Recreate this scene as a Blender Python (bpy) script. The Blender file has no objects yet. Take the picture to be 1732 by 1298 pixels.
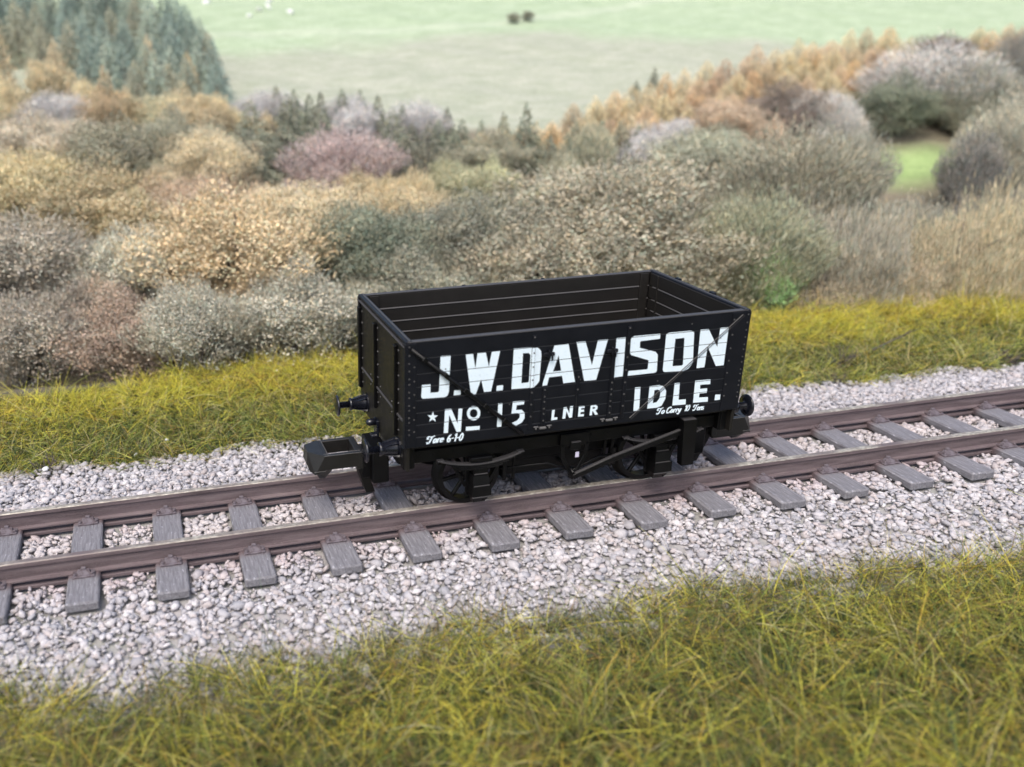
import bpy, bmesh, math, random
import numpy as np
from mathutils import Vector, Matrix, geometry
rnd = random.Random(7)
SC = bpy.context.scene
COL = SC.collection
# ------------------------------------------------------------------ camera
cam_d = bpy.data.cameras.new('camera'); cam = bpy.data.objects.new('camera', cam_d); COL.objects.link(cam)
SC.camera = cam
az, pit, roll = 0.214712381, 0.365324952, -0.026875413
fwd = Vector((math.sin(az)*math.cos(pit), math.cos(az)*math.cos(pit), -math.sin(pit)))
right = Vector((math.cos(az), -math.sin(az), 0)); up = right.cross(fwd)
r2 = math.cos(roll)*right + math.sin(roll)*up; u2 = -math.sin(roll)*right + math.cos(roll)*up
M = Matrix((r2, u2, -fwd)).transposed().to_4x4(); M.translation = (-5.77915930, -11.8512074, 6.36489946)
cam.matrix_world = M
cam_d.sensor_width = 36.0; cam_d.lens = 1519.066/1732*36
cam_d.shift_x = 297.526/1732; cam_d.shift_y = 6.11/1732
cam_d.clip_start = 0.1; cam_d.clip_end = 2000
cam_d.dof.use_dof = True; cam_d.dof.focus_distance = 14.0; cam_d.dof.aperture_fstop = 0.26
# ------------------------------------------------------------------ world, sun, exposure
W = bpy.data.worlds.new('World'); SC.world = W; W.use_nodes = True
nt = W.node_tree; bg = nt.nodes['Background']
sky = nt.nodes.new('ShaderNodeTexSky'); sky.sky_type = 'NISHITA'; sky.sun_disc = False
SUN_EL, SUN_AZ = math.radians(56), math.radians(215)     # compass azimuth, clockwise from +y
sky.sun_elevation = SUN_EL; sky.sun_rotation = SUN_AZ
sky.altitude = 0; sky.air_density = 1.0; sky.dust_density = 4.0; sky.ozone_density = 1.0
nt.links.new(sky.outputs[0], bg.inputs[0]); bg.inputs[1].default_value = 0.15
sd = bpy.data.lights.new('sun', 'SUN'); sd.energy = 1.15; sd.angle = math.radians(20); sd.color = (1.0, .955, .90)
so = bpy.data.objects.new('sun', sd); COL.objects.link(so)
sdir = Vector((math.sin(SUN_AZ)*math.cos(SUN_EL), math.cos(SUN_AZ)*math.cos(SUN_EL), math.sin(SUN_EL)))
so.rotation_euler = sdir.to_track_quat('Z', 'Y').to_euler()
SC.view_settings.view_transform = 'Standard'; SC.view_settings.look = 'None'
SC.view_settings.exposure = 0.68; SC.view_settings.gamma = 1.0
SC.cycles.max_bounces = 6; SC.cycles.diffuse_bounces = 3
# ------------------------------------------------------------------ materials
def mat(name, col, rough=.6, spec=.5):
    m = bpy.data.materials.new(name); m.use_nodes = True
    b = m.node_tree.nodes['Principled BSDF']
    b.inputs['Base Color'].default_value = (*col, 1); b.inputs['Roughness'].default_value = rough
    b.inputs['Specular IOR Level'].default_value = spec
    return m
class NT:
    def __init__(s, m): s.m = m; s.t = m.node_tree; s.b = s.t.nodes['Principled BSDF']
    def n(s, ty, **k):
        o = s.t.nodes.new(ty)
        for a, v in k.items():
            if a.startswith('i_'): o.inputs[a[2:].replace('_', ' ')].default_value = v
            else: setattr(o, a, v)
        return o
    def l(s, a, b): s.t.links.new(a, b)
    def coord(s, kind='Object', scale=(1, 1, 1)):
        c = s.n('ShaderNodeTexCoord'); mp = s.n('ShaderNodeMapping'); mp.inputs['Scale'].default_value = scale
        s.l(c.outputs[kind], mp.inputs[0]); return mp.outputs[0]
    def noise(s, vec, scale, detail=4, rough=.6):
        n = s.n('ShaderNodeTexNoise'); n.inputs['Scale'].default_value = scale; n.inputs['Detail'].default_value = detail
        n.inputs['Roughness'].default_value = rough
        if vec is not None: s.l(vec, n.inputs['Vector'])
        return n.outputs['Fac']
    def ramp(s, fac, pts):
        r = s.n('ShaderNodeValToRGB'); e = r.color_ramp.elements
        while len(e) < len(pts): e.new(.5)
        for k, (p, c) in enumerate(pts): e[k].position = p; e[k].color = (*c, 1)
        s.l(fac, r.inputs[0]); return r.outputs[0]
    def mix(s, fac, a, b, mode='MIX'):
        m = s.n('ShaderNodeMix', data_type='RGBA', blend_type=mode)
        for sock, v in ((m.inputs[0], fac), (m.inputs[6], a), (m.inputs[7], b)):
            if isinstance(v, (int, float)): sock.default_value = v
            elif isinstance(v, tuple): sock.default_value = (*v, 1)
            else: s.l(v, sock)
        return m.outputs[2]
    def bump(s, h, strength=.4, dist=.02):
        b = s.n('ShaderNodeBump'); b.inputs['Strength'].default_value = strength; b.inputs['Distance'].default_value = dist
        s.l(h, b.inputs['Height']); s.l(b.outputs[0], s.b.inputs['Normal'])
    def color(s, c): s.l(c, s.b.inputs['Base Color'])
def plastic(name, col, rough, spec=.5, dust=.25):
    m = mat(name, col, rough, spec); t = NT(m); v = t.coord('Object')
    f = t.noise(v, 3.0, 6, .7); g = t.noise(v, 60.0, 2)
    dusty = tuple(c*1.8+.006 for c in col)
    t.color(t.mix(t.ramp(f, [(.45, (0, 0, 0)), (.75, (dust,)*3)]), col, dusty))
    r = t.ramp(f, [(.3, (rough-.06,)*3), (.7, (rough+.12,)*3)]); t.l(r, t.b.inputs['Roughness'])
    t.bump(g, .25, .004); return m
M_SIDE = plastic('black_painted_planks', (.0042, .0050, .0080), .46, .26, .15)
M_END = plastic('black_end_sheet', (.0095, .0085, .0068), .50, .28, .15)
M_IN = plastic('black_inner_planks', (.0125, .0112, .0098), .54, .26, .15)
M_FRAME = plastic('black_underframe', (.0018, .0018, .0021), .40, .26, .15)
M_BUF = plastic('black_buffer', (.006, .007, .012), .24, .7, .1)
M_COUP = plastic('black_coupling', (.0085, .0080, .0070), .38, .45)
M_GROOVE = mat('groove_grey', (.040, .040, .042), .6, .4)
M_RIV = mat('rivet_heads', (.070, .068, .068), .40, .5)
M_HIGHLIGHT = mat('groove_highlight', (.062, .060, .060), .6, .3)  # sky light on the board grooves, painted as lighter grey
M_EDGE = mat('edge_highlight_grey', (.048, .046, .047), .55, .4)  # light caught on black edges, painted as lighter grey
M_EDGE2 = mat('hinge_and_highlight_grey', (.115, .112, .11), .55, .4)  # grey of the hinges and of the painted coupling highlights
def m_letter():
    m = mat('pale_blue_white_paint', (.70, .80, .86), .5, .35); t = NT(m); v = t.coord('Object')
    n = t.noise(v, 26, 5, .65); n2 = t.noise(v, 3, 3)
    c = t.ramp(n, [(.26, (.55, .65, .70)), (.38, (.72, .84, .90)), (.8, (.78, .88, .93))])
    t.color(t.mix(t.ramp(n2, [(.4, (0, 0, 0)), (.8, (.3,)*3)]), c, (.64, .75, .86))); t.bump(t.noise(v, 80, 2), .2, .003)
    return m
M_LET = m_letter()
def m_rail():
    m = mat('rusty_rail', (.2, .14, .14), .75, .25); t = NT(m); v = t.coord('Object', (1, 1, 3)); v2 = t.coord('Object', (.35, 4, 4))
    a = t.noise(v2, 3.0, 6, .65); b = t.noise(v, 30, 4, .7)
    c = t.ramp(a, [(.3, (.060, .042, .045)), (.5, (.128, .094, .100)), (.72, (.210, .165, .168))])
    c = t.mix(t.ramp(b, [(.35, (.0,)*3), (.62, (.5,)*3)]), c, (.150, .125, .125))
    c = t.mix(t.ramp(t.noise(v, 75, 2), [(.66, (0,)*3), (.74, (.8,)*3)]), c, (.36, .32, .31))
    t.color(c); t.bump(b, .5, .01); return m
def m_railtop():
    m = mat('worn_rail_top', (.3, .3, .25), .45, .5); t = NT(m); v = t.coord('Object', (1, 3, 3)); b = t.noise(v, 9, 6, .75); v2 = t.coord('Object', (.5, .5, .5))
    c = t.ramp(b, [(.34, (.14, .115, .105)), (.48, (.34, .32, .26)), (.60, (.68, .65, .54))])
    c = t.mix(t.ramp(t.noise(v2, 1.6, 2), [(.35, (0,)*3), (.6, (.7,)*3)]), (.16, .125, .12), c)
    t.color(c); t.b.inputs['Metallic'].default_value = .15; t.bump(b, .4, .006); return m
M_RAIL, M_RTOP = m_rail(), m_railtop()
def m_sleeper():
    m = mat('weathered_sleeper', (.2, .2, .22), .8, .25); t = NT(m); v = t.coord('Object', (14, 1.2, 14)); v1 = t.coord('Object')
    oi = t.n('ShaderNodeObjectInfo')
    g = t.noise(v, 2.4, 6, .7); s = t.noise(t.coord('Object', (9, 3, 9)), 3.2, 3, .6)
    c = t.ramp(g, [(.3, (.115, .110, .118)), (.5, (.200, .195, .210)), (.7, (.285, .278, .292))])
    c = t.mix(t.ramp(s, [(.63, (0,)*3), (.72, (.8,)*3)]), c, (.50, .50, .54))
    # brown wash of rail dirt next to the rails
    x = t.n('ShaderNodeSeparateXYZ'); cc = t.n('ShaderNodeTexCoord'); t.l(cc.outputs['Object'], x.inputs[0])
    ab = t.n('ShaderNodeMath', operation='ABSOLUTE'); t.l(x.outputs[1], ab.inputs[0])
    d = t.n('ShaderNodeMath', operation='SUBTRACT'); t.l(ab.outputs[0], d.inputs[0]); d.inputs[1].default_value = .736
    d2 = t.n('ShaderNodeMath', operation='ABSOLUTE'); t.l(d.outputs[0], d2.inputs[0])
    c = t.mix(t.ramp(d2.outputs[0], [(.10, (.85,)*3), (.26, (0,)*3)]), c, (.125, .085, .088))
    t.color(c); t.bump(g, .8, .02); return m
M_SLP = m_sleeper()
def m_attr(name, attr, rough=.8, spec=.2, trans=0.0, noise=0.0):
    m = mat(name, (.5,)*3, rough, spec); t = NT(m)
    a = t.n('ShaderNodeAttribute'); a.attribute_name = attr; c = a.outputs['Color']
    if noise:
        n = t.noise(t.coord('Object'), 40, 3); c = t.mix(1.0, c, t.ramp(n, [(.3, (1-noise,)*3), (.7, (1.0,)*3)]), 'MULTIPLY'); t.bump(n, .5, .01)
    t.color(c)
    if trans:
        tr = t.n('ShaderNodeBsdfTranslucent'); t.l(c, tr.inputs[0]); mx = t.n('ShaderNodeMixShader'); mx.inputs[0].default_value = trans
        out = t.t.nodes['Material Output']; t.l(t.b.outputs[0], mx.inputs[1]); t.l(tr.outputs[0], mx.inputs[2]); t.l(mx.outputs[0], out.inputs[0])
    return m
M_STONE = m_attr('ballast_stone', 'tint', .9, .15, 0, .25)
M_GRASS = m_attr('static_grass', 'tint', .75, .2, .25)
# ------------------------------------------------------------------ helpers
def tag(o, label=None, cat=None, group=None, kind=None):
    if label: o['label'] = label
    if cat: o['category'] = cat
    if group: o['group'] = group
    if kind: o['kind'] = kind
    return o
def empty(name, loc=(0, 0, 0), rz=0):
    o = bpy.data.objects.new(name, None); COL.objects.link(o); o.location = loc; o.rotation_euler = (0, 0, rz); o.empty_display_size = .2
    return o
def link(name, me, m=None, parent=None):
    o = bpy.data.objects.new(name, me); COL.objects.link(o)
    if m is not None and not me.materials: me.materials.append(m)
    if parent: o.parent = parent
    return o
class MB:
    def __init__(s): s.bm = bmesh.new()
    def box(s, x0, x1, y0, y1, z0, z1, b=.006, M=None, mi=0):
        b = min(b, (x1-x0)*.3, (y1-y0)*.3, (z1-z0)*.3); vs = []
        for sx, X in ((1, x0), (-1, x1)):
            for sy, Y in ((1, y0), (-1, y1)):
                for sz, Z in ((1, z0), (-1, z1)):
                    vs += [(X, Y+sy*b, Z+sz*b), (X+sx*b, Y, Z+sz*b), (X+sx*b, Y+sy*b, Z)]
        return s.hull(vs, M, mi)
    def hull(s, pts, M=None, mi=0, smooth=False):
        tb = bmesh.new()
        for p in pts: tb.verts.new(p)
        r = bmesh.ops.convex_hull(tb, input=tb.verts[:])
        bad = [e for e in tb.verts if not e.link_faces]
        if bad: bmesh.ops.delete(tb, geom=bad, context='VERTS')
        bmesh.ops.dissolve_limit(tb, angle_limit=.02, verts=tb.verts[:], edges=tb.edges[:])
        bmesh.ops.recalc_face_normals(tb, faces=tb.faces[:])
        s.take(tb, M, mi, smooth); return s
    def take(s, tb, M=None, mi=0, smooth=False):
        if M is not None: tb.transform(M)
        vm = {v: s.bm.verts.new(v.co) for v in tb.verts}
        for f in tb.faces:
            try: nf = s.bm.faces.new([vm[v] for v in f.verts]); nf.material_index = mi; nf.smooth = smooth
            except ValueError: pass
        tb.free()
    def lathe(s, prof, axis='x', at=(0, 0, 0), n=24, mi=0, smooth=True, caps=True):
        """prof: (axial, radius) list"""
        A = {'x': lambda a, c, q: (a, c, q), 'y': lambda a, c, q: (c, a, q), 'z': lambda a, c, q: (c, q, a)}[axis]
        rings = []
        for a, r in prof:
            rings.append([s.bm.verts.new(Vector(at)+Vector(A(a, r*math.cos(2*math.pi*k/n), r*math.sin(2*math.pi*k/n)))) for k in range(n)])
        for i in range(len(rings)-1):
            for k in range(n):
                f = s.bm.faces.new((rings[i][k], rings[i][(k+1) % n], rings[i+1][(k+1) % n], rings[i+1][k])); f.smooth = smooth; f.material_index = mi
        if caps:
            for rg in (rings[0], rings[-1]): f = s.bm.faces.new(rg); f.material_index = mi
        return s
    def tube(s, pts, r, n=8, mi=0, smooth=True):
        pts = [Vector(p) for p in pts]; rings = []
        for i, p in enumerate(pts):
            d = (pts[min(i+1, len(pts)-1)]-pts[max(i-1, 0)]).normalized()
            a = d.cross(Vector((0, 0, 1)) if abs(d.z) < .9 else Vector((0, 1, 0))).normalized(); b = d.cross(a)
            rr = r[i] if isinstance(r, (list, tuple)) else r
            rings.append([s.bm.verts.new(p+(a*math.cos(2*math.pi*k/n)+b*math.sin(2*math.pi*k/n))*rr) for k in range(n)])
        for i in range(len(rings)-1):
            for k in range(n):
                f = s.bm.faces.new((rings[i][k], rings[i][(k+1) % n], rings[i+1][(k+1) % n], rings[i+1][k])); f.smooth = smooth; f.material_index = mi
        for rg in (rings[0], rings[-1]): s.bm.faces.new(rg).material_index = mi
        return s
    def bar(s, p, q, w, h, b=.005, M=None, mi=0, upv=(0, 0, 1)):
        """box bar from p to q, w across, h along up"""
        p, q = Vector(p), Vector(q); d = (q-p); L = d.length; d.normalize()
        side = d.cross(Vector(upv)).normalized(); u = side.cross(d)
        R = Matrix((d, side, u)).transposed().to_4x4(); R.translation = p
        return s.box(0, L, -w/2, w/2, -h/2, h/2, b, (M @ R) if M else R, mi)
    def build(s, name, mats, parent=None):
        bmesh.ops.recalc_face_normals(s.bm, faces=s.bm.faces[:])
        me = bpy.data.meshes.new(name); s.bm.to_mesh(me); s.bm.free()
        for m in (mats if isinstance(mats, (list, tuple)) else [mats]): me.materials.append(m)
        return link(name, me, None, parent)
def np_mesh(name, V, F, attr=None, m=None, smooth=False):
    """V (n,3); F (k,3|4) uniform; attr (n,3) point colour"""
    me = bpy.data.meshes.new(name); n = len(V); k, c = F.shape
    me.vertices.add(n); me.vertices.foreach_set('co', np.asarray(V, np.float32).ravel())
    me.loops.add(k*c); me.loops.foreach_set('vertex_index', F.astype(np.int32).ravel())
    me.polygons.add(k); me.polygons.foreach_set('loop_start', np.arange(0, k*c, c, dtype=np.int32))
    me.polygons.foreach_set('loop_total', np.full(k, c, np.int32))
    if smooth: me.polygons.foreach_set('use_smooth', np.ones(k, bool))
    me.update(calc_edges=True)
    if attr is not None:
        a = me.color_attributes.new('tint', 'FLOAT_COLOR', 'POINT'); buf = np.ones((n, 4), np.float32); buf[:, :3] = attr; a.data.foreach_set('color', buf.ravel())
    if m: me.materials.append(m)
    return me
LETTERS = {
 'J.W.DAVISON': [
  [[(-2.053, 2.499), (-1.915, 2.496), (-1.929, 1.983), (-1.947, 1.933), (-1.982, 1.911), (-2.294, 1.923), (-2.315, 1.948), (-2.306, 2.119), (-2.187, 2.116), (-2.188, 1.997), (-2.086, 1.993), (-2.068, 2.008)]],
  [[(-1.855, 1.993), (-1.759, 1.99), (-1.763, 1.921), (-1.859, 1.923)]],
  [[(-1.705, 2.483), (-1.603, 2.484), (-1.564, 2.277), (-1.539, 2.485), (-1.422, 2.484), (-1.372, 2.281), (-1.337, 2.492), (-1.219, 2.492), (-1.327, 1.921), (-1.428, 1.922), (-1.476, 2.11), (-1.545, 1.903), (-1.614, 1.905)]],
  [[(-1.248, 1.992), (-1.157, 1.994), (-1.157, 1.92), (-1.25, 1.919)]],
  [[(-1.026, 2.5), (-0.756, 2.496), (-0.672, 2.475), (-0.63, 2.428), (-0.621, 2.36), (-0.63, 1.996), (-0.659, 1.953), (-0.7, 1.919), (-0.762, 1.911), (-1.034, 1.921)], [(-0.89, 2.421), (-0.807, 2.417), (-0.78, 2.384), (-0.783, 2.006), (-0.8, 1.992), (-0.892, 1.992)]],
  [[(-0.58, 1.919), (-0.573, 1.974), (-0.437, 2.494), (-0.235, 2.495), (-0.096, 1.926), (-0.27, 1.923), (-0.298, 2.035), (-0.488, 2.034), (-0.512, 1.92)], [(-0.369, 2.34), (-0.436, 2.112), (-0.316, 2.112)]],
  [[(-0.117, 2.502), (0.015, 2.503), (0.14, 2.146), (0.2, 2.5), (0.35, 2.499), (0.222, 1.921), (0.042, 1.924)]],
  [[(0.477, 2.502), (0.616, 2.503), (0.627, 1.93), (0.484, 1.926)]],
  [[(1.141, 2.503), (1.143, 2.43), (0.854, 2.423), (0.842, 2.412), (0.846, 2.327), (1.097, 2.243), (1.137, 2.196), (1.149, 1.958), (1.136, 1.938), (1.104, 1.931), (0.701, 1.929), (0.706, 2.0), (0.987, 1.995), (1.002, 2.006), (1.002, 2.129), (0.726, 2.232), (0.702, 2.27), (0.697, 2.457), (0.708, 2.489), (0.743, 2.508)]],
  [[(1.234, 2.479), (1.253, 2.498), (1.28, 2.506), (1.604, 2.504), (1.647, 2.495), (1.669, 2.466), (1.704, 2.039), (1.69, 1.993), (1.647, 1.937), (1.582, 1.909), (1.284, 1.925), (1.254, 1.935), (1.241, 1.963)], [(1.384, 2.406), (1.525, 2.407), (1.552, 2.008), (1.528, 1.995), (1.389, 2.001)]],
  [[(1.763, 2.503), (1.892, 2.501), (2.065, 2.22), (2.075, 2.501), (2.209, 2.5), (2.209, 1.931), (2.084, 1.93), (1.911, 2.239), (1.901, 1.933), (1.776, 1.929)]],
 ],
 'IDLE.': [
  [[(0.835, 1.738), (0.919, 1.739), (0.935, 1.378), (0.845, 1.381)]],
  [[(1.062, 1.732), (1.213, 1.738), (1.284, 1.708), (1.332, 1.637), (1.334, 1.513), (1.285, 1.412), (1.21, 1.388), (1.061, 1.393)], [(1.145, 1.665), (1.204, 1.669), (1.243, 1.623), (1.24, 1.533), (1.2, 1.477), (1.141, 1.468)]],
  [[(1.454, 1.737), (1.536, 1.736), (1.549, 1.473), (1.666, 1.469), (1.672, 1.388), (1.459, 1.395)]],
  [[(1.78, 1.74), (2.026, 1.736), (2.032, 1.661), (1.87, 1.667), (1.874, 1.605), (1.992, 1.603), (1.995, 1.532), (1.876, 1.534), (1.876, 1.472), (2.023, 1.462), (2.028, 1.391), (1.789, 1.398)]],
  [[(2.138, 1.485), (2.222, 1.48), (2.226, 1.398), (2.137, 1.397)]],
 ],
 'No 15': [
  [[(-1.979, 1.733), (-1.89, 1.734), (-1.794, 1.502), (-1.786, 1.727), (-1.73, 1.726), (-1.746, 1.38), (-1.806, 1.38), (-1.918, 1.644), (-1.93, 1.383), (-1.99, 1.386)]],
  [[(-1.469, 1.615), (-1.474, 1.583), (-1.488, 1.556), (-1.51, 1.535), (-1.538, 1.524), (-1.568, 1.523), (-1.599, 1.532), (-1.626, 1.551), (-1.647, 1.577), (-1.661, 1.608), (-1.665, 1.641), (-1.66, 1.673), (-1.646, 1.7), (-1.624, 1.72), (-1.597, 1.732), (-1.567, 1.733), (-1.537, 1.724), (-1.509, 1.706), (-1.488, 1.68), (-1.474, 1.649)], [(-1.511, 1.621), (-1.514, 1.602), (-1.522, 1.585), (-1.535, 1.573), (-1.55, 1.566), (-1.568, 1.565), (-1.585, 1.571), (-1.601, 1.582), (-1.613, 1.597), (-1.621, 1.616), (-1.623, 1.635), (-1.62, 1.654), (-1.612, 1.671), (-1.6, 1.683), (-1.584, 1.69), (-1.567, 1.691), (-1.55, 1.685), (-1.534, 1.675), (-1.522, 1.659), (-1.514, 1.641)]],
  [[(-1.672, 1.441), (-1.471, 1.43), (-1.474, 1.374), (-1.673, 1.382)]],
  [[(-1.215, 1.732), (-1.154, 1.73), (-1.154, 1.381), (-1.221, 1.385)]],
  [[(-1.002, 1.736), (-0.834, 1.73), (-0.838, 1.675), (-0.942, 1.675), (-0.951, 1.605), (-0.87, 1.6), (-0.822, 1.552), (-0.817, 1.468), (-0.857, 1.406), (-0.927, 1.373), (-0.999, 1.363), (-1.0, 1.42), (-0.929, 1.443), (-0.891, 1.486), (-0.892, 1.534), (-0.931, 1.558), (-1.015, 1.558)]],
 ],
 'star': [
  [[(-2.148, 1.722), (-2.132, 1.665), (-2.076, 1.656), (-2.122, 1.627), (-2.107, 1.568), (-2.152, 1.608), (-2.199, 1.58), (-2.181, 1.634), (-2.224, 1.676), (-2.168, 1.669)]],
 ],
 'LNER': [
  [[(-0.411, 1.547), (-0.369, 1.547), (-0.377, 1.426), (-0.325, 1.424), (-0.324, 1.387), (-0.417, 1.388)]],
  [[(-0.239, 1.562), (-0.196, 1.562), (-0.147, 1.461), (-0.143, 1.568), (-0.096, 1.568), (-0.102, 1.393), (-0.143, 1.392), (-0.194, 1.497), (-0.203, 1.39), (-0.248, 1.39)]],
  [[(-0.009, 1.554), (0.08, 1.552), (0.081, 1.518), (0.031, 1.518), (0.029, 1.494), (0.076, 1.493), (0.075, 1.458), (0.026, 1.46), (0.025, 1.427), (0.081, 1.425), (0.079, 1.392), (-0.012, 1.393)]],
  [[(0.172, 1.547), (0.249, 1.545), (0.281, 1.514), (0.276, 1.474), (0.252, 1.457), (0.296, 1.394), (0.252, 1.391), (0.215, 1.449), (0.203, 1.45), (0.204, 1.393), (0.165, 1.393)], [(0.205, 1.515), (0.238, 1.514), (0.242, 1.489), (0.204, 1.486)]],
 ],
}
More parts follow.
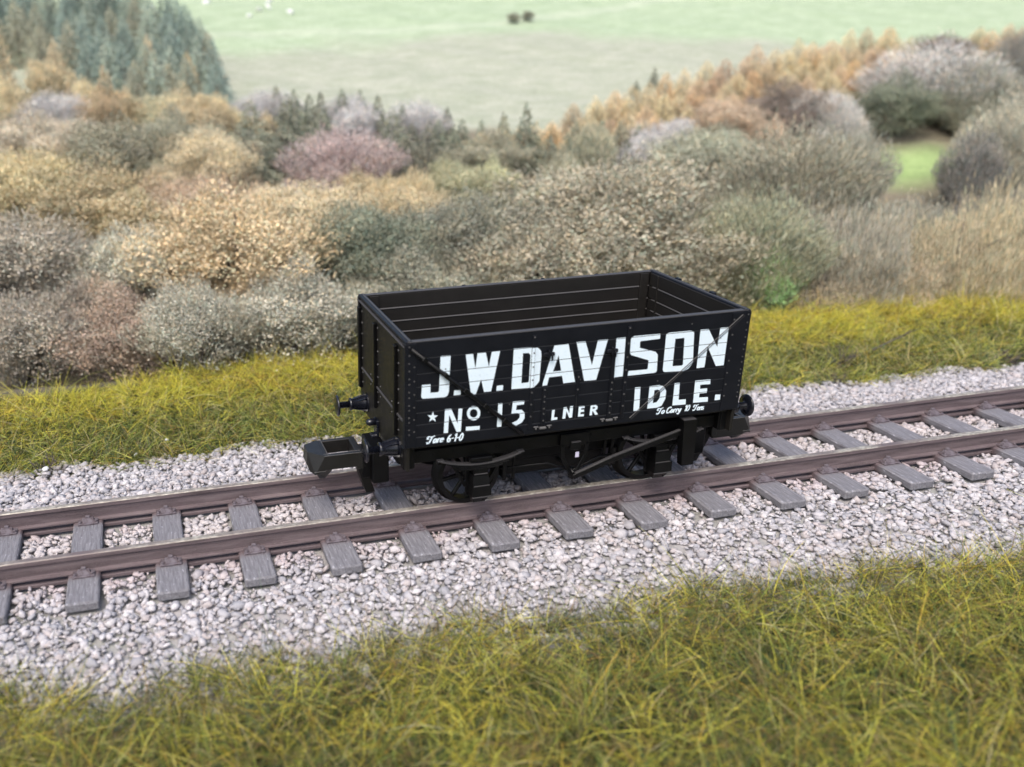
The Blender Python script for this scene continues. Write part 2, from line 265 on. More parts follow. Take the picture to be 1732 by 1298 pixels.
TREES = [
 (-7.93,21.28,3.53,1.43,'twig','lilac',0),
 (-9.67,22.78,1.25,3.2,'larch','gold',1),
 (-8.17,26.79,1.16,1.9,'larch','ochre',2),
 (-7.45,22.68,1.05,1.93,'larch','gold',3),
 (-6.34,21.6,1.24,2.26,'larch','orange',4),
 (-5.6,21.44,1.24,1.52,'larch','gold',5),
 (-3.28,24.24,1.08,2.05,'larch','orange',6),
 (-4.6,27.16,1.05,1.95,'larch','ochre',7),
 (-4.32,21.23,2.16,1.37,'bush','khaki',8),
 (-3.23,19.88,2.57,1.52,'bush','gold',9),
 (-5.85,16.54,3.76,2.23,'bush','olive',10),
 (-8.4,17.99,3.63,1.92,'bush','pinktan',11),
 (-8.56,14.82,3.69,2.25,'bush','goldolive',12),
 (-3.32,15.88,2.71,2.23,'bush','tan',13),
 (-4.5,17.72,2.62,1.96,'bush','greygreen',14),
 (-1.99,16.86,2.06,2.6,'fir','darkolive',15),
 (-0.76,17.31,1.91,2.47,'fir','darkolive',16),
 (-0.69,21.69,2.98,1.21,'twig','lilac',17),
 (1.88,20.05,2.66,1.38,'twig','lilac',18),
 (3.85,18.67,2.84,1.55,'twig','lilac',19),
 (0.62,15.75,4.49,1.95,'twig','mauve',20),
 (2.53,16.71,1.73,2.15,'fir','darkolive',21),
 (3.44,15.8,1.51,2.12,'fir','darkgrey',22),
 (5.32,15.73,3.31,1.65,'bush','olive',23),
 (4.08,14.0,3.55,1.58,'bush','lightolive',24),
 (-3.94,13.56,3.29,1.79,'bush','salmon',25),
 (-3.48,10.39,5.26,2.96,'bush','orange',26),
 (-1.04,12.4,3.82,2.09,'bush','goldtan',27),
 (2.07,13.57,3.04,1.37,'bush','gold',28),
 (-6.95,13.66,4.37,2.22,'bush','goldolive',29),
 (-8.43,10.98,3.77,2.46,'bush','greybrown',30),
 (-6.21,10.5,3.26,2.2,'bush','palegrey',31),
 (-6.33,7.9,3.12,2.05,'bush','russet',32),
 (-8.34,8.13,2.93,2.15,'bush','greybrown',33),
 (-4.66,6.87,2.56,2.04,'bush','palegrey',34),
 (-2.51,7.51,3.65,2.3,'bush','palegrey',35),
 (-0.03,10.41,3.97,2.46,'bush','darkgreen',36),
 (2.55,10.75,4.11,2.38,'bush','darkgrey',37),
 (0.64,8.4,3.73,2.21,'bush','greygreen',38),
 (6.5,10.23,6.82,3.34,'bush','taupe',39),
 (3.95,8.8,4.6,2.73,'bush','taupe',40),
 (7.38,8.3,4.66,2.78,'bush','brown',41),
 (11.96,17.06,2.87,1.19,'twig','lilac',42),
 (15.54,18.11,3.51,1.44,'bush','salmon',43),
 (18.18,18.35,3.33,1.88,'bush','darkbrown',44),
 (19.11,17.24,2.26,1.86,'twig','palelilac',45),
 (12.64,14.47,4.27,2.05,'bush','greygreen',46),
 (13.38,11.49,4.98,3.28,'twig','olivegrey',47),
 (15.78,12.04,2.79,2.87,'twig','greygreen2',48),
 (9.78,8.23,4.19,3.12,'twig','olivegreen',49),
 (9.88,7.6,1.5,1.78,'bush','bright',50),
 (12.35,8.26,3.22,2.98,'reed','greytan',51),
 (11.5,7.5,2.64,1.21,'reed','tan2',52),
 (13.48,7.34,2.66,1.82,'reed','tan2',53),
 (15.14,7.2,3.0,2.6,'reed','reed',54),
 (17.29,7.04,2.87,3.05,'reed','reed',55),
 (21.96,17.46,3.08,2.3,'bush','darkgreen',56),
 (24.71,18.78,5.65,2.82,'twig','palelilac',57),
 (32.11,25.47,2.9,1.55,'bush','darkbrown',58),
 (36.01,27.74,1.48,1.34,'larch','gold',59),
 (31.04,20.99,2.63,2.58,'twig','darkgrey2',60),
 (25.34,17.39,3.92,2.76,'twig','greygreen2',61),
 (19.86,11.68,2.19,2.75,'twig','darkgrey2',62),
 (21.77,12.23,3.37,3.53,'twig','greytan',63),
 (15.96,9.6,3.0,1.9,'twig','greygreen2',64),
 (14.84,36.18,0.82,0.57,'bush','darkgrey',65),
 (15.76,36.37,0.76,0.57,'bush','darkgrey',66),
 (-12.05,41.77,2.08,2.9,'fir','teal',67),
 (-11.2,41.66,2.09,2.56,'fir','teal',68),
 (-7.72,41.33,1.87,2.52,'fir','greygreen',69),
 (-7.14,41.27,2.1,2.4,'fir','teal',70),
 (-6.35,41.2,2.1,2.4,'fir','mist',71),
 (-5.12,41.1,1.89,2.44,'fir','mist',72),
 (-12.35,38.51,1.58,2.38,'fir','mist',73),
 (-11.21,38.45,1.85,2.83,'fir','darkteal',74),
 (-10.05,38.3,1.68,2.57,'fir','teal',75),
 (-9.29,38.26,1.78,2.78,'fir','mist',76),
 (-7.73,38.08,1.89,2.46,'fir','darkteal',77),
 (-7.04,37.99,1.96,2.41,'fir','mist',78),
 (-5.74,37.89,1.96,2.66,'fir','teal',79),
 (-4.64,37.79,1.93,2.63,'fir','mist',80),
 (-11.78,35.53,1.62,2.15,'fir','greygreen',81),
 (-10.84,35.54,1.53,3.01,'fir','teal',82),
 (-9.81,35.39,1.65,2.6,'fir','teal',83),
 (-8.74,35.3,1.72,2.87,'fir','mist',84),
 (-7.69,35.17,1.42,2.76,'fir','darkteal',85),
 (-6.72,35.03,1.43,2.29,'fir','teal',86),
 (-6.08,34.98,1.69,2.5,'fir','darkteal',87),
 (-5.18,34.86,1.41,2.26,'fir','mist',88),
 (-3.0,34.62,1.77,2.22,'fir','teal',89),
 (-11.86,32.96,1.65,2.27,'fir','mist',90),
 (-10.78,32.92,1.35,2.86,'fir','darkteal',91),
 (-9.75,32.7,1.38,2.01,'fir','greygreen',92),
 (-8.54,32.58,1.27,2.04,'fir','darkteal',93),
 (-7.8,32.59,1.28,2.85,'fir','teal',94),
 (-6.92,32.43,1.42,2.43,'fir','mist',95),
 (-5.95,32.29,1.33,2.03,'fir','greygreen',96),
 (-4.86,32.22,1.5,2.5,'fir','greygreen',97),
 (-4.23,32.14,1.74,2.49,'fir','mist',98),
 (-3.56,32.1,1.59,2.72,'fir','darkteal',99),
 (-2.67,31.94,1.68,2.17,'fir','teal',100),
 (-11.21,30.59,1.52,2.59,'fir','teal',101),
 (-10.57,30.48,1.62,2.23,'fir','greygreen',102),
 (-9.79,30.44,1.66,2.74,'fir','greygreen',103),
 (-8.94,30.33,1.57,2.58,'fir','greygreen',104),
 (-7.95,30.19,1.41,2.35,'fir','teal',105),
 (-7.37,30.1,1.71,2.2,'fir','mist',106),
 (-6.33,29.97,1.27,2.21,'fir','teal',107),
 (-5.43,29.85,1.41,2.11,'fir','teal',108),
 (-4.42,29.78,1.53,2.5,'fir','mist',109),
 (-3.62,29.68,1.72,2.36,'fir','teal',110),
 (-2.3,29.49,1.43,2.12,'fir','mist',111),
 (-8.74,28.13,1.51,2.2,'fir','greygreen',112),
 (-7.64,28.01,1.49,2.34,'fir','greygreen',113),
 (-7.03,27.96,1.33,2.65,'fir','teal',114),
 (-6.41,27.81,1.2,1.94,'fir','teal',115),
 (-5.55,27.73,1.6,2.1,'fir','darkteal',116),
 (-4.42,27.55,1.37,1.94,'fir','teal',117),
 (-3.66,27.52,1.25,2.43,'fir','teal',118),
 (-2.76,27.42,1.65,2.55,'fir','darkteal',119),
 (-2.19,27.31,1.23,2.07,'fir','greygreen',120),
 (-6.94,25.94,1.33,2.03,'fir','teal',121),
 (-6.15,25.85,1.24,2.21,'fir','mist',122),
 (-5.64,25.77,1.38,2.06,'fir','teal',123),
 (-4.74,25.63,1.52,1.89,'fir','mist',124),
 (-3.85,25.53,1.12,1.95,'fir','mist',125),
 (-2.79,25.42,1.18,2.34,'fir','mist',126),
 (-2.2,25.36,1.15,2.35,'fir','teal',127),
 (-5.21,23.91,1.48,1.89,'fir','greygreen',128),
 (-4.48,23.83,1.2,2.25,'fir','mist',129),
 (-4.02,23.74,1.08,1.81,'fir','greygreen',130),
 (-3.38,23.66,1.26,2.01,'fir','mist',131),
 (-2.28,23.52,1.35,1.95,'fir','teal',132),
 (-0.38,21.61,0.93,1.42,'fir','darkolive',133),
 (0.09,20.68,0.91,1.52,'fir','darkgreen',134),
 (0.55,20.3,0.91,1.51,'fir','darkgreen',135),
 (0.69,19.01,0.99,1.88,'fir','darkolive',136),
 (1.61,19.83,1.02,1.72,'fir','darkgreen',137),
 (2.07,19.12,0.89,1.9,'fir','darkgreen',138),
 (2.56,18.59,1.05,1.89,'fir','darkolive',139),
 (3.31,18.3,0.99,1.68,'fir','darkgreen',140),
 (4.33,17.54,1.04,1.46,'fir','darkgreen',141),
 (4.92,18.35,0.89,1.49,'fir','darkolive',142),
 (4.75,17.08,1.03,1.25,'fir','darkgreen',143),
 (5.13,17.44,0.98,1.46,'fir','darkgreen',144),
 (5.21,16.52,1.13,1.23,'fir','darkolive',145),
 (5.62,16.94,0.86,1.66,'fir','darkgreen',146),
 (5.83,16.51,1.02,1.44,'fir','darkgreen',147),
 (6.01,16.03,1.06,2.22,'fir','darkolive',148),
 (6.81,16.11,1.13,2.44,'fir','darkgreen',149),
 (7.2,16.06,1.13,1.44,'fir','darkgreen',150),
 (7.19,15.11,1.24,1.81,'fir','darkolive',151),
 (8.2,17.1,0.88,1.27,'fir','darkgreen',152),
 (7.86,15.22,1.11,1.82,'fir','darkgreen',153),
 (8.92,16.79,0.87,1.48,'fir','darkolive',154),
 (8.49,15.24,1.11,1.93,'fir','darkgreen',155),
 (9.32,15.76,1.08,1.96,'fir','darkgreen',156),
 (10.04,15.78,1.26,1.87,'fir','darkolive',157),
 (14.92,23.44,0.43,0.61,'fir','darkgreen',158),
 (11.0,16.35,0.88,1.49,'fir','darkgreen',159),
 (16.12,24.12,0.51,0.88,'fir','darkolive',160),
 (5.45,16.41,1.26,1.51,'larch','gold',161),
 (6.37,16.88,1.15,1.58,'larch','gold',162),
 (6.98,16.93,1.03,1.33,'larch','gold',163),
 (7.46,16.73,1.21,1.56,'larch','gold',164),
 (8.02,16.72,1.38,1.53,'larch','amber',165),
 (9.81,18.79,1.27,1.23,'larch','ochre',166),
 (10.54,18.61,1.08,1.48,'larch','gold',167),
 (11.68,19.27,1.31,1.5,'larch','amber',168),
 (12.64,19.76,1.46,1.42,'larch','gold',169),
 (13.03,19.33,1.3,1.69,'larch','gold',170),
 (14.25,20.22,1.27,1.76,'larch','amber',171),
 (15.89,21.59,1.22,1.46,'larch','ochre',172),
 (17.12,22.0,1.5,1.64,'larch','gold',173),
 (17.79,21.76,1.6,1.81,'larch','peach',174),
 (18.67,21.74,1.36,1.84,'larch','peach',175),
 (20.1,23.09,1.48,1.91,'larch','peach',176),
 (21.11,23.21,1.37,1.71,'larch','ochre',177),
 (22.84,24.05,1.39,1.83,'larch','gold',178),
 (23.09,23.48,1.61,1.89,'larch','amber',179),
 (25.38,25.1,1.87,1.53,'larch','peach',180),
 (26.43,25.29,1.4,1.94,'larch','ochre',181),
 (28.28,26.41,1.42,1.82,'larch','ochre',182),
 (28.87,25.71,1.86,2.01,'larch','amber',183),
 (29.55,25.16,1.63,1.57,'larch','gold',184),
 (9.4,17.43,1.4,1.3,'larch','gold',185),
 (10.4,18.19,1.38,1.55,'larch','gold',186),
 (11.05,18.46,1.48,1.43,'larch','ochre',187),
 (11.98,18.88,1.2,1.32,'larch','gold',188),
 (12.74,18.84,1.11,1.56,'larch','gold',189),
 (13.16,18.48,1.27,1.64,'larch','gold',190),
 (14.83,20.16,1.18,1.46,'larch','gold',191),
 (15.25,19.6,1.54,1.74,'larch','peach',192),
 (17.08,21.09,1.28,1.61,'larch','peach',193),
 (17.2,20.09,1.59,1.68,'larch','gold',194),
 (19.09,21.76,1.68,1.73,'larch','gold',195),
 (19.23,21.18,1.58,1.82,'larch','ochre',196),
 (21.88,23.53,1.57,1.55,'larch','gold',197),
 (21.39,21.69,1.25,1.77,'larch','gold',198),
 (24.01,24.03,1.78,1.44,'larch','ochre',199),
 (23.48,22.67,1.73,1.87,'larch','gold',200),
 (24.98,23.2,1.63,1.7,'larch','ochre',201),
 (25.77,22.98,1.6,1.78,'larch','peach',202),
 (27.19,23.99,1.84,2.03,'larch','gold',203),
 (27.35,23.01,1.53,1.79,'larch','gold',204),
 (9.05,16.96,1.37,1.3,'larch','gold',205),
 (9.49,16.83,1.38,1.6,'larch','gold',206),
 (10.37,17.14,1.42,1.39,'larch','peach',207),
 (11.51,17.94,1.06,1.2,'larch','ochre',208),
 (12.15,17.9,1.35,1.46,'larch','peach',209),
 (13.28,19.06,1.13,1.24,'larch','gold',210),
 (14.06,18.91,1.36,1.41,'larch','gold',211),
 (14.53,18.84,1.49,1.34,'larch','amber',212),
 (16.61,20.84,1.24,1.35,'larch','peach',213),
 (16.14,19.17,1.46,1.65,'larch','gold',214),
 (17.37,20.29,1.16,1.33,'larch','amber',215),
 (18.46,20.85,1.2,1.57,'larch','amber',216),
 (19.48,20.87,1.35,1.41,'larch','ochre',217),
 (19.62,20.48,1.2,1.69,'larch','gold',218),
 (21.17,21.41,1.27,1.36,'larch','gold',219),
 (22.03,21.4,1.28,1.58,'larch','gold',220),
 (22.8,21.36,1.29,1.51,'larch','peach',221),
 (23.69,21.65,1.24,1.72,'larch','amber',222),
 (26.01,23.51,1.58,1.59,'larch','ochre',223),
 (26.11,22.95,1.64,1.68,'larch','peach',224),
 (25.93,21.59,1.62,1.71,'larch','peach',225),
 (24.95,19.54,1.41,1.78,'larch','peach',226),
 (9.15,16.26,1.32,1.49,'larch','peach',227),
 (9.97,16.84,1.15,1.15,'larch','gold',228),
 (10.27,16.4,1.24,1.48,'larch','ochre',229),
 (10.94,16.79,1.09,1.56,'larch','gold',230),
 (11.53,16.87,1.3,1.45,'larch','ochre',231),
 (12.09,17.18,1.34,1.44,'larch','amber',232),
 (13.81,18.67,1.16,1.28,'larch','gold',233),
 (13.93,18.09,1.08,1.27,'larch','gold',234),
 (14.82,18.74,1.41,1.35,'larch','amber',235),
 (15.75,19.02,1.41,1.26,'larch','ochre',236),
 (16.06,18.61,1.46,1.41,'larch','peach',237),
 (17.12,19.0,1.29,1.66,'larch','amber',238),
 (17.73,19.31,1.45,1.32,'larch','gold',239),
 (18.22,18.93,1.37,1.64,'larch','peach',240),
 (19.87,20.32,1.28,1.45,'larch','ochre',241),
 (20.04,19.72,1.3,1.65,'larch','peach',242),
 (21.17,20.03,1.34,1.72,'larch','gold',243),
 (21.67,20.28,1.63,1.38,'larch','gold',244),
 (23.31,21.26,1.22,1.45,'larch','amber',245),
 (23.79,20.85,1.41,1.75,'larch','amber',246),
 (24.18,20.39,1.68,1.78,'larch','amber',247),
 (25.11,21.07,1.56,1.69,'larch','peach',248),
 (24.59,19.31,1.3,1.62,'larch','gold',249),
 (38.16,28.09,1.32,1.36,'larch','peach',250),
 (36.13,27.16,1.29,1.33,'larch','peach',251),
 (38.74,27.79,1.32,1.36,'larch','peach',252),
 (-4.65,20.34,1.11,1.29,'bush','khaki',253),
 (-9.21,16.07,1.71,1.64,'twig','goldolive',254),
 (27.74,13.46,1.72,1.86,'twig','greygreen2',255),
 (2.76,15.99,1.49,1.73,'fir','darkgrey',256),
 (-3.46,11.37,0.98,0.95,'bush','orange',257),
 (-11.51,25.61,1.59,1.84,'bush','gold',258),
 (0.59,9.04,1.16,1.28,'twig','greygreen',259),
 (20.81,9.06,1.53,1.4,'twig','darkgrey2',260),
 (2.35,15.34,1.57,1.45,'fir','darkgrey',261),
 (14.13,10.41,1.46,1.71,'twig','olivegrey',262),
 (-2.68,15.34,1.16,1.29,'bush','tan',263),
 (-4.84,10.69,1.65,1.69,'bush','palegrey',264),
 (9.66,12.09,1.34,1.59,'twig','taupe',265),
 (13.29,10.3,1.16,1.19,'twig','olivegrey',266),
 (-6.93,10.23,1.54,1.58,'bush','palegrey',267),
 (29.07,16.71,1.2,1.27,'twig','greygreen2',268),
 (-10.21,11.3,1.14,1.26,'bush','greybrown',269),
 (6.1,13.29,1.24,1.17,'twig','lightolive',270),
 (23.52,10.71,1.34,1.41,'twig','greytan',271),
 (11.75,9.8,1.42,1.44,'reed','greytan',272),
 (4.25,8.45,1.18,1.21,'bush','taupe',273),
 (15.7,10.78,1.36,1.3,'twig','greygreen2',274),
 (17.69,8.99,1.52,1.7,'twig','greygreen2',275),
 (-11.71,17.13,1.6,1.84,'twig','pinktan',276),
 (7.65,8.76,1.19,1.13,'bush','brown',277),
 (8.82,12.78,1.51,1.71,'bush','taupe',278),
 (-6.64,9.09,1.6,1.7,'bush','russet',279),
 (-6.03,18.45,1.1,1.07,'bush','greygreen',280),
 (5.88,12.54,0.98,0.98,'bush','lightolive',281),
 (-10.54,15.77,0.98,1.11,'twig','goldolive',282),
 (13.58,9.04,1.0,1.08,'reed','greytan',283),
 (-9.49,8.6,1.1,1.11,'bush','greybrown',284),
 (-1.09,11.05,1.71,1.62,'bush','darkgreen',285),
 (17.78,9.95,1.04,1.09,'twig','greygreen2',286),
 (1.41,10.86,1.62,1.66,'bush','darkgrey',287),
 (-4.78,15.09,1.44,1.58,'bush','tan',288),
 (27.07,14.46,1.18,1.38,'twig','greygreen2',289),
 (1.33,14.89,1.22,1.16,'twig','mauve',290),
 (14.01,15.94,1.49,1.35,'bush','greygreen',291),
 (29.04,14.87,1.24,1.48,'twig','greygreen2',292),
 (23.84,13.3,1.06,1.08,'twig','greytan',293),
 (5.26,8.53,1.34,1.51,'bush','taupe',294),
 (21.26,10.47,1.03,1.01,'twig','greytan',295),
 (12.57,10.61,1.53,1.51,'twig','olivegrey',296),
 (1.69,13.38,1.43,1.28,'bush','gold',297),
 (-1.32,20.63,1.06,1.05,'bush','lilac',298),
 (0.29,13.53,1.1,1.21,'bush','goldtan',299),
 (9.97,9.49,1.24,1.45,'twig','olivegreen',300),
 (11.99,8.43,1.63,1.85,'reed','greytan',301),
 (-5.78,12.89,1.73,1.79,'bush','goldolive',302),
 (14.78,9.01,1.02,1.08,'twig','greygreen2',303),
 (3.19,11.29,1.48,1.68,'twig','darkgrey',304),
 (22.15,11.5,1.45,1.41,'twig','greytan',305),
 (-2.28,13.52,1.3,1.55,'twig','salmon',306),
 (16.48,12.7,1.0,1.22,'twig','greygreen2',307),
 (-2.21,10.85,1.51,1.77,'twig','orange',308),
 (5.59,10.91,1.6,1.83,'bush','taupe',309),
 (24.12,12.45,1.74,1.71,'twig','greytan',310),
 (-3.92,10.53,1.11,1.08,'bush','orange',311),
 (-2.36,8.05,1.73,1.89,'bush','palegrey',312),
 (19.7,8.76,1.67,1.62,'twig','darkgrey2',313),
 (28.01,14.8,1.59,1.84,'twig','greygreen2',314),
 (-9.8,14.02,1.01,1.03,'twig','goldolive',315),
 (13.08,8.18,1.56,1.61,'reed','greytan',316),
 (-2.54,16.24,1.52,1.8,'fir','darkolive',317),
 (-0.82,18.28,1.21,1.13,'fir','darkolive',318),
 (-8.46,21.4,1.14,1.38,'twig','lilac',319),
 (-1.11,19.59,0.96,1.04,'bush','gold',320),
 (14.26,13.31,1.25,1.29,'twig','greygreen2',321),
 (-3.72,20.27,1.58,1.86,'bush','gold',322),
 (8.8,15.36,1.73,2.01,'twig','olive',323),
 (-10.27,20.34,1.72,1.87,'bush','gold',324),
 (0.43,17.64,1.62,1.88,'fir','darkolive',325),
 (-3.88,9.36,1.29,1.17,'bush','orange',326),
 (-8.86,9.25,1.03,0.99,'twig','greybrown',327),
 (32.68,18.04,1.37,1.44,'twig','darkgrey2',328),
 (8.5,14.0,1.28,1.19,'bush','olive',329),
 (-7.99,8.55,1.5,1.71,'bush','greybrown',330),
 (12.57,15.35,1.3,1.3,'bush','greygreen',331),
 (-6.25,14.75,1.71,1.68,'twig','goldolive',332),
 (7.49,14.35,1.47,1.52,'bush','olive',333),
 (-0.39,9.77,1.2,1.33,'bush','darkgreen',334),
 (4.22,15.07,1.49,1.39,'fir','darkgrey',335),
 (-6.42,17.24,1.12,1.21,'twig','olive',336),
 (6.78,12.16,1.43,1.48,'twig','taupe',337),
 (-1.55,8.32,1.0,1.0,'bush','palegrey',338),
 (15.88,15.95,1.37,1.59,'bush','salmon',339),
 (-9.67,21.5,1.69,1.94,'twig','gold',340),
 (-0.52,16.19,1.26,1.49,'fir','darkolive',341),
 (-7.31,13.77,1.17,1.1,'bush','goldolive',342),
 (2.37,9.68,1.22,1.15,'bush','darkgrey',343),
 (31.06,18.96,1.57,1.68,'twig','darkgrey2',344),
 (-5.93,22.78,1.13,1.2,'bush','orange',345),
 (-1.53,11.87,1.62,1.52,'twig','goldtan',346),
 (-10.85,19.23,1.69,1.87,'bush','pinktan',347),
 (-1.17,14.96,0.99,1.01,'twig','mauve',348),
 (0.51,11.13,1.28,1.21,'bush','darkgreen',349),
 (-3.19,8.18,1.73,1.81,'bush','palegrey',350),
 (17.42,16.8,1.69,1.54,'bush','darkbrown',351),
 (11.03,8.44,1.01,1.14,'reed','tan2',352),
 (10.82,11.02,1.62,1.63,'bush','olivegrey',353),
 (-12.59,20.42,1.38,1.44,'twig','gold',354),
 (19.11,17.59,1.33,1.31,'twig','palelilac',355),
 (-11.47,12.68,1.1,1.19,'bush','greybrown',356),
 (-0.42,11.54,1.73,1.81,'twig','goldtan',357),
 (16.7,15.22,1.0,1.22,'bush','salmon',358),
 (1.46,14.13,1.37,1.28,'bush','gold',359),
 (-10.54,8.61,1.6,1.65,'bush','greybrown',360),
 (5.61,10.0,1.28,1.28,'twig','taupe',361),
 (-4.67,9.05,1.69,1.69,'bush','orange',362),
 (1.57,9.88,1.57,1.83,'twig','darkgrey',363),
 (-11.17,20.3,0.99,1.07,'bush','gold',364),
 (16.73,8.35,1.5,1.72,'reed','reed',365),
 (-7.52,12.54,1.38,1.26,'bush','goldolive',366),
 (8.32,8.29,1.26,1.32,'bush','brown',367),
 (-3.58,12.69,1.38,1.61,'bush','salmon',368),
 (-2.86,9.23,1.61,1.86,'bush','orange',369),
 (-1.61,12.6,1.05,0.99,'bush','goldtan',370),
 (-8.5,10.62,1.1,1.12,'bush','greybrown',371),
 (-5.89,7.85,1.29,1.25,'bush','russet',372),
 (4.89,9.4,1.4,1.6,'bush','taupe',373),
 (13.11,13.95,1.33,1.28,'bush','greygreen',374),
 (9.17,11.5,1.61,1.84,'bush','taupe',375),
 (-8.72,16.71,1.46,1.39,'bush','pinktan',376),
 (10.52,15.51,1.45,1.39,'bush','lilac',377),
 (24.24,15.22,0.99,1.01,'twig','greygreen2',378),
 (0.95,12.91,1.44,1.47,'bush','gold',379),
 (-9.36,10.56,1.63,1.43,'bush','greybrown',380),
 (-6.32,9.82,0.99,1.17,'bush','palegrey',381),
 (-10.21,13.35,1.1,1.18,'twig','goldolive',382),
 (3.13,16.84,1.04,0.99,'fir','darkolive',383),
 (-10.76,18.2,1.47,1.5,'bush','pinktan',384),
 (12.84,8.95,1.5,1.5,'reed','greytan',385),
 (5.24,12.11,1.36,1.29,'bush','lightolive',386),
 (-4.26,8.42,1.62,1.56,'bush','palegrey',387),
 (20.59,8.31,1.36,1.54,'twig','darkgrey2',388),
 (16.01,16.81,1.38,1.28,'bush','salmon',389),
 (-0.87,13.27,1.19,1.32,'bush','goldtan',390),
 (-10.89,9.63,1.45,1.51,'bush','greybrown',391),
 (-2.53,11.74,1.5,1.49,'bush','goldtan',392),
 (9.95,8.69,1.57,1.76,'twig','olivegreen',393),
 (0.17,8.04,1.34,1.51,'bush','greygreen',394),
 (14.58,15.25,1.07,1.07,'bush','greygreen',395),
 (17.45,8.29,0.95,1.15,'reed','reed',396),
 (-8.91,12.39,1.07,1.01,'twig','greybrown',397),
 (-6.53,20.38,1.61,1.75,'bush','orange',398),
 (11.09,12.01,1.58,1.5,'twig','olivegrey',399),
 (6.9,8.37,1.47,1.65,'bush','brown',400),
 (16.08,13.74,1.61,1.68,'twig','greygreen2',401),
 (3.11,8.01,1.64,1.81,'bush','taupe',402),
 (-4.15,21.84,1.03,1.22,'twig','khaki',403),
 (-8.9,13.32,1.1,1.04,'bush','goldolive',404),
 (11.18,13.93,1.48,1.42,'bush','greygreen',405),
 (24.32,11.01,1.54,1.45,'twig','greytan',406),
 (-8.01,15.77,1.53,1.65,'bush','goldolive',407),
 (0.45,10.29,1.09,1.05,'twig','darkgreen',408),
 (-8.25,18.96,1.25,1.3,'bush','pinktan',409),
 (-2.19,9.77,1.21,1.44,'bush','orange',410),
 (18.37,17.53,1.6,1.79,'twig','palelilac',411),
 (-2.8,20.38,1.56,1.6,'bush','gold',412),
 (27.11,12.81,0.98,0.99,'twig','greygreen2',413),
 (18.54,10.01,1.7,1.57,'twig','darkgrey2',414),
 (12.99,13.0,1.26,1.29,'bush','greygreen',415),
 (-11.39,23.75,1.58,1.43,'bush','gold',416),
 (-4.89,18.14,1.23,1.14,'bush','greygreen',417),
 (-9.07,23.34,0.99,0.94,'twig','gold',418),
 (26.14,16.56,1.27,1.42,'twig','greygreen2',419),
 (-5.15,15.76,1.37,1.49,'bush','olive',420),
 (28.01,16.92,1.62,1.6,'twig','greygreen2',421),
 (27.4,15.74,1.72,1.8,'twig','greygreen2',422),
 (4.29,16.37,1.08,1.3,'fir','darkgrey',423),
 (-3.06,18.26,1.38,1.3,'twig','greygreen',424),
 (11.76,11.54,1.42,1.68,'bush','olivegrey',425),
 (-8.77,8.11,1.23,1.43,'twig','greybrown',426),
 (-6.79,12.31,1.63,1.62,'bush','goldolive',427),
 (15.94,8.72,1.24,1.39,'twig','greygreen2',428),
 (9.44,10.61,1.44,1.36,'twig','olivegreen',429),
 (10.35,10.2,1.55,1.42,'twig','olivegreen',430),
 (-4.52,14.29,1.48,1.44,'twig','salmon',431),
 (11.23,16.17,1.43,1.44,'bush','lilac',432),
 (0.73,14.15,1.63,1.51,'bush','gold',433),
 (1.56,11.86,1.26,1.52,'bush','darkgrey',434),
 (-6.95,22.08,1.66,1.63,'bush','gold',435),
 (12.4,16.45,1.55,1.58,'bush','lilac',436),
 (-7.61,14.54,1.4,1.5,'bush','goldolive',437),
 (34.03,19.89,1.24,1.24,'twig','darkgrey2',438),
 (-4.27,11.2,1.08,1.1,'twig','orange',439),
 (-1.86,15.71,1.05,1.19,'fir','darkolive',440),
 (-8.74,11.43,1.71,1.91,'twig','greybrown',441),
 (-9.79,18.77,1.51,1.64,'bush','pinktan',442),
 (26.01,14.25,1.61,1.81,'twig','greygreen2',443),
 (10.08,13.14,1.4,1.67,'bush','greygreen',444),
 (-5.63,10.86,1.68,1.95,'bush','palegrey',445),
 (-7.99,9.91,0.99,1.18,'bush','greybrown',446),
 (-10.51,12.56,1.03,1.17,'bush','greybrown',447),
 (-7.36,9.07,1.56,1.84,'bush','greybrown',448),
 (-5.25,21.6,1.16,1.11,'bush','gold',449),
 (-11.01,17.38,1.64,1.53,'bush','pinktan',450),
 (17.91,16.18,1.0,1.15,'twig','palelilac',451),
 (-5.53,10.12,1.19,1.38,'bush','palegrey',452),
 (-11.68,16.16,1.74,1.84,'twig','goldolive',453),
 (-9.68,17.45,0.96,1.12,'bush','pinktan',454),
 (20.48,10.33,1.35,1.58,'twig','darkgrey2',455),
 (7.04,9.79,0.95,1.03,'bush','taupe',456),
 (19.34,16.55,1.51,1.54,'twig','palelilac',457),
 (4.91,14.07,1.4,1.64,'bush','lightolive',458),
 (16.94,14.1,1.46,1.7,'twig','greygreen2',459),
 (-3.01,10.35,1.66,1.63,'bush','orange',460),
 (22.92,12.35,1.31,1.58,'twig','greytan',461),
 (0.74,16.71,1.59,1.51,'bush','mauve',462),
 (-11.68,19.79,1.44,1.29,'bush','gold',463),
 (-0.66,7.96,1.18,1.12,'bush','greygreen',464),
 (-12.62,25.59,1.01,1.02,'twig','gold',465),
 (1.63,16.28,1.04,1.2,'fir','darkolive',466),
 (-8.15,13.28,1.26,1.21,'bush','goldolive',467),
 (-4.66,12.23,1.54,1.37,'bush','salmon',468),
 (-11.03,10.87,1.71,1.97,'bush','greybrown',469),
 (6.27,8.86,1.02,1.25,'twig','brown',470),
 (31.81,17.99,1.14,1.31,'twig','darkgrey2',471),
 (10.96,14.92,0.95,0.92,'bush','greygreen',472),
 (22.31,10.63,1.28,1.43,'twig','greytan',473),
 (-5.25,14.47,1.47,1.45,'twig','salmon',474),
 (11.71,12.64,1.48,1.38,'bush','olivegrey',475),
 (-7.75,16.79,1.71,1.81,'twig','pinktan',476),
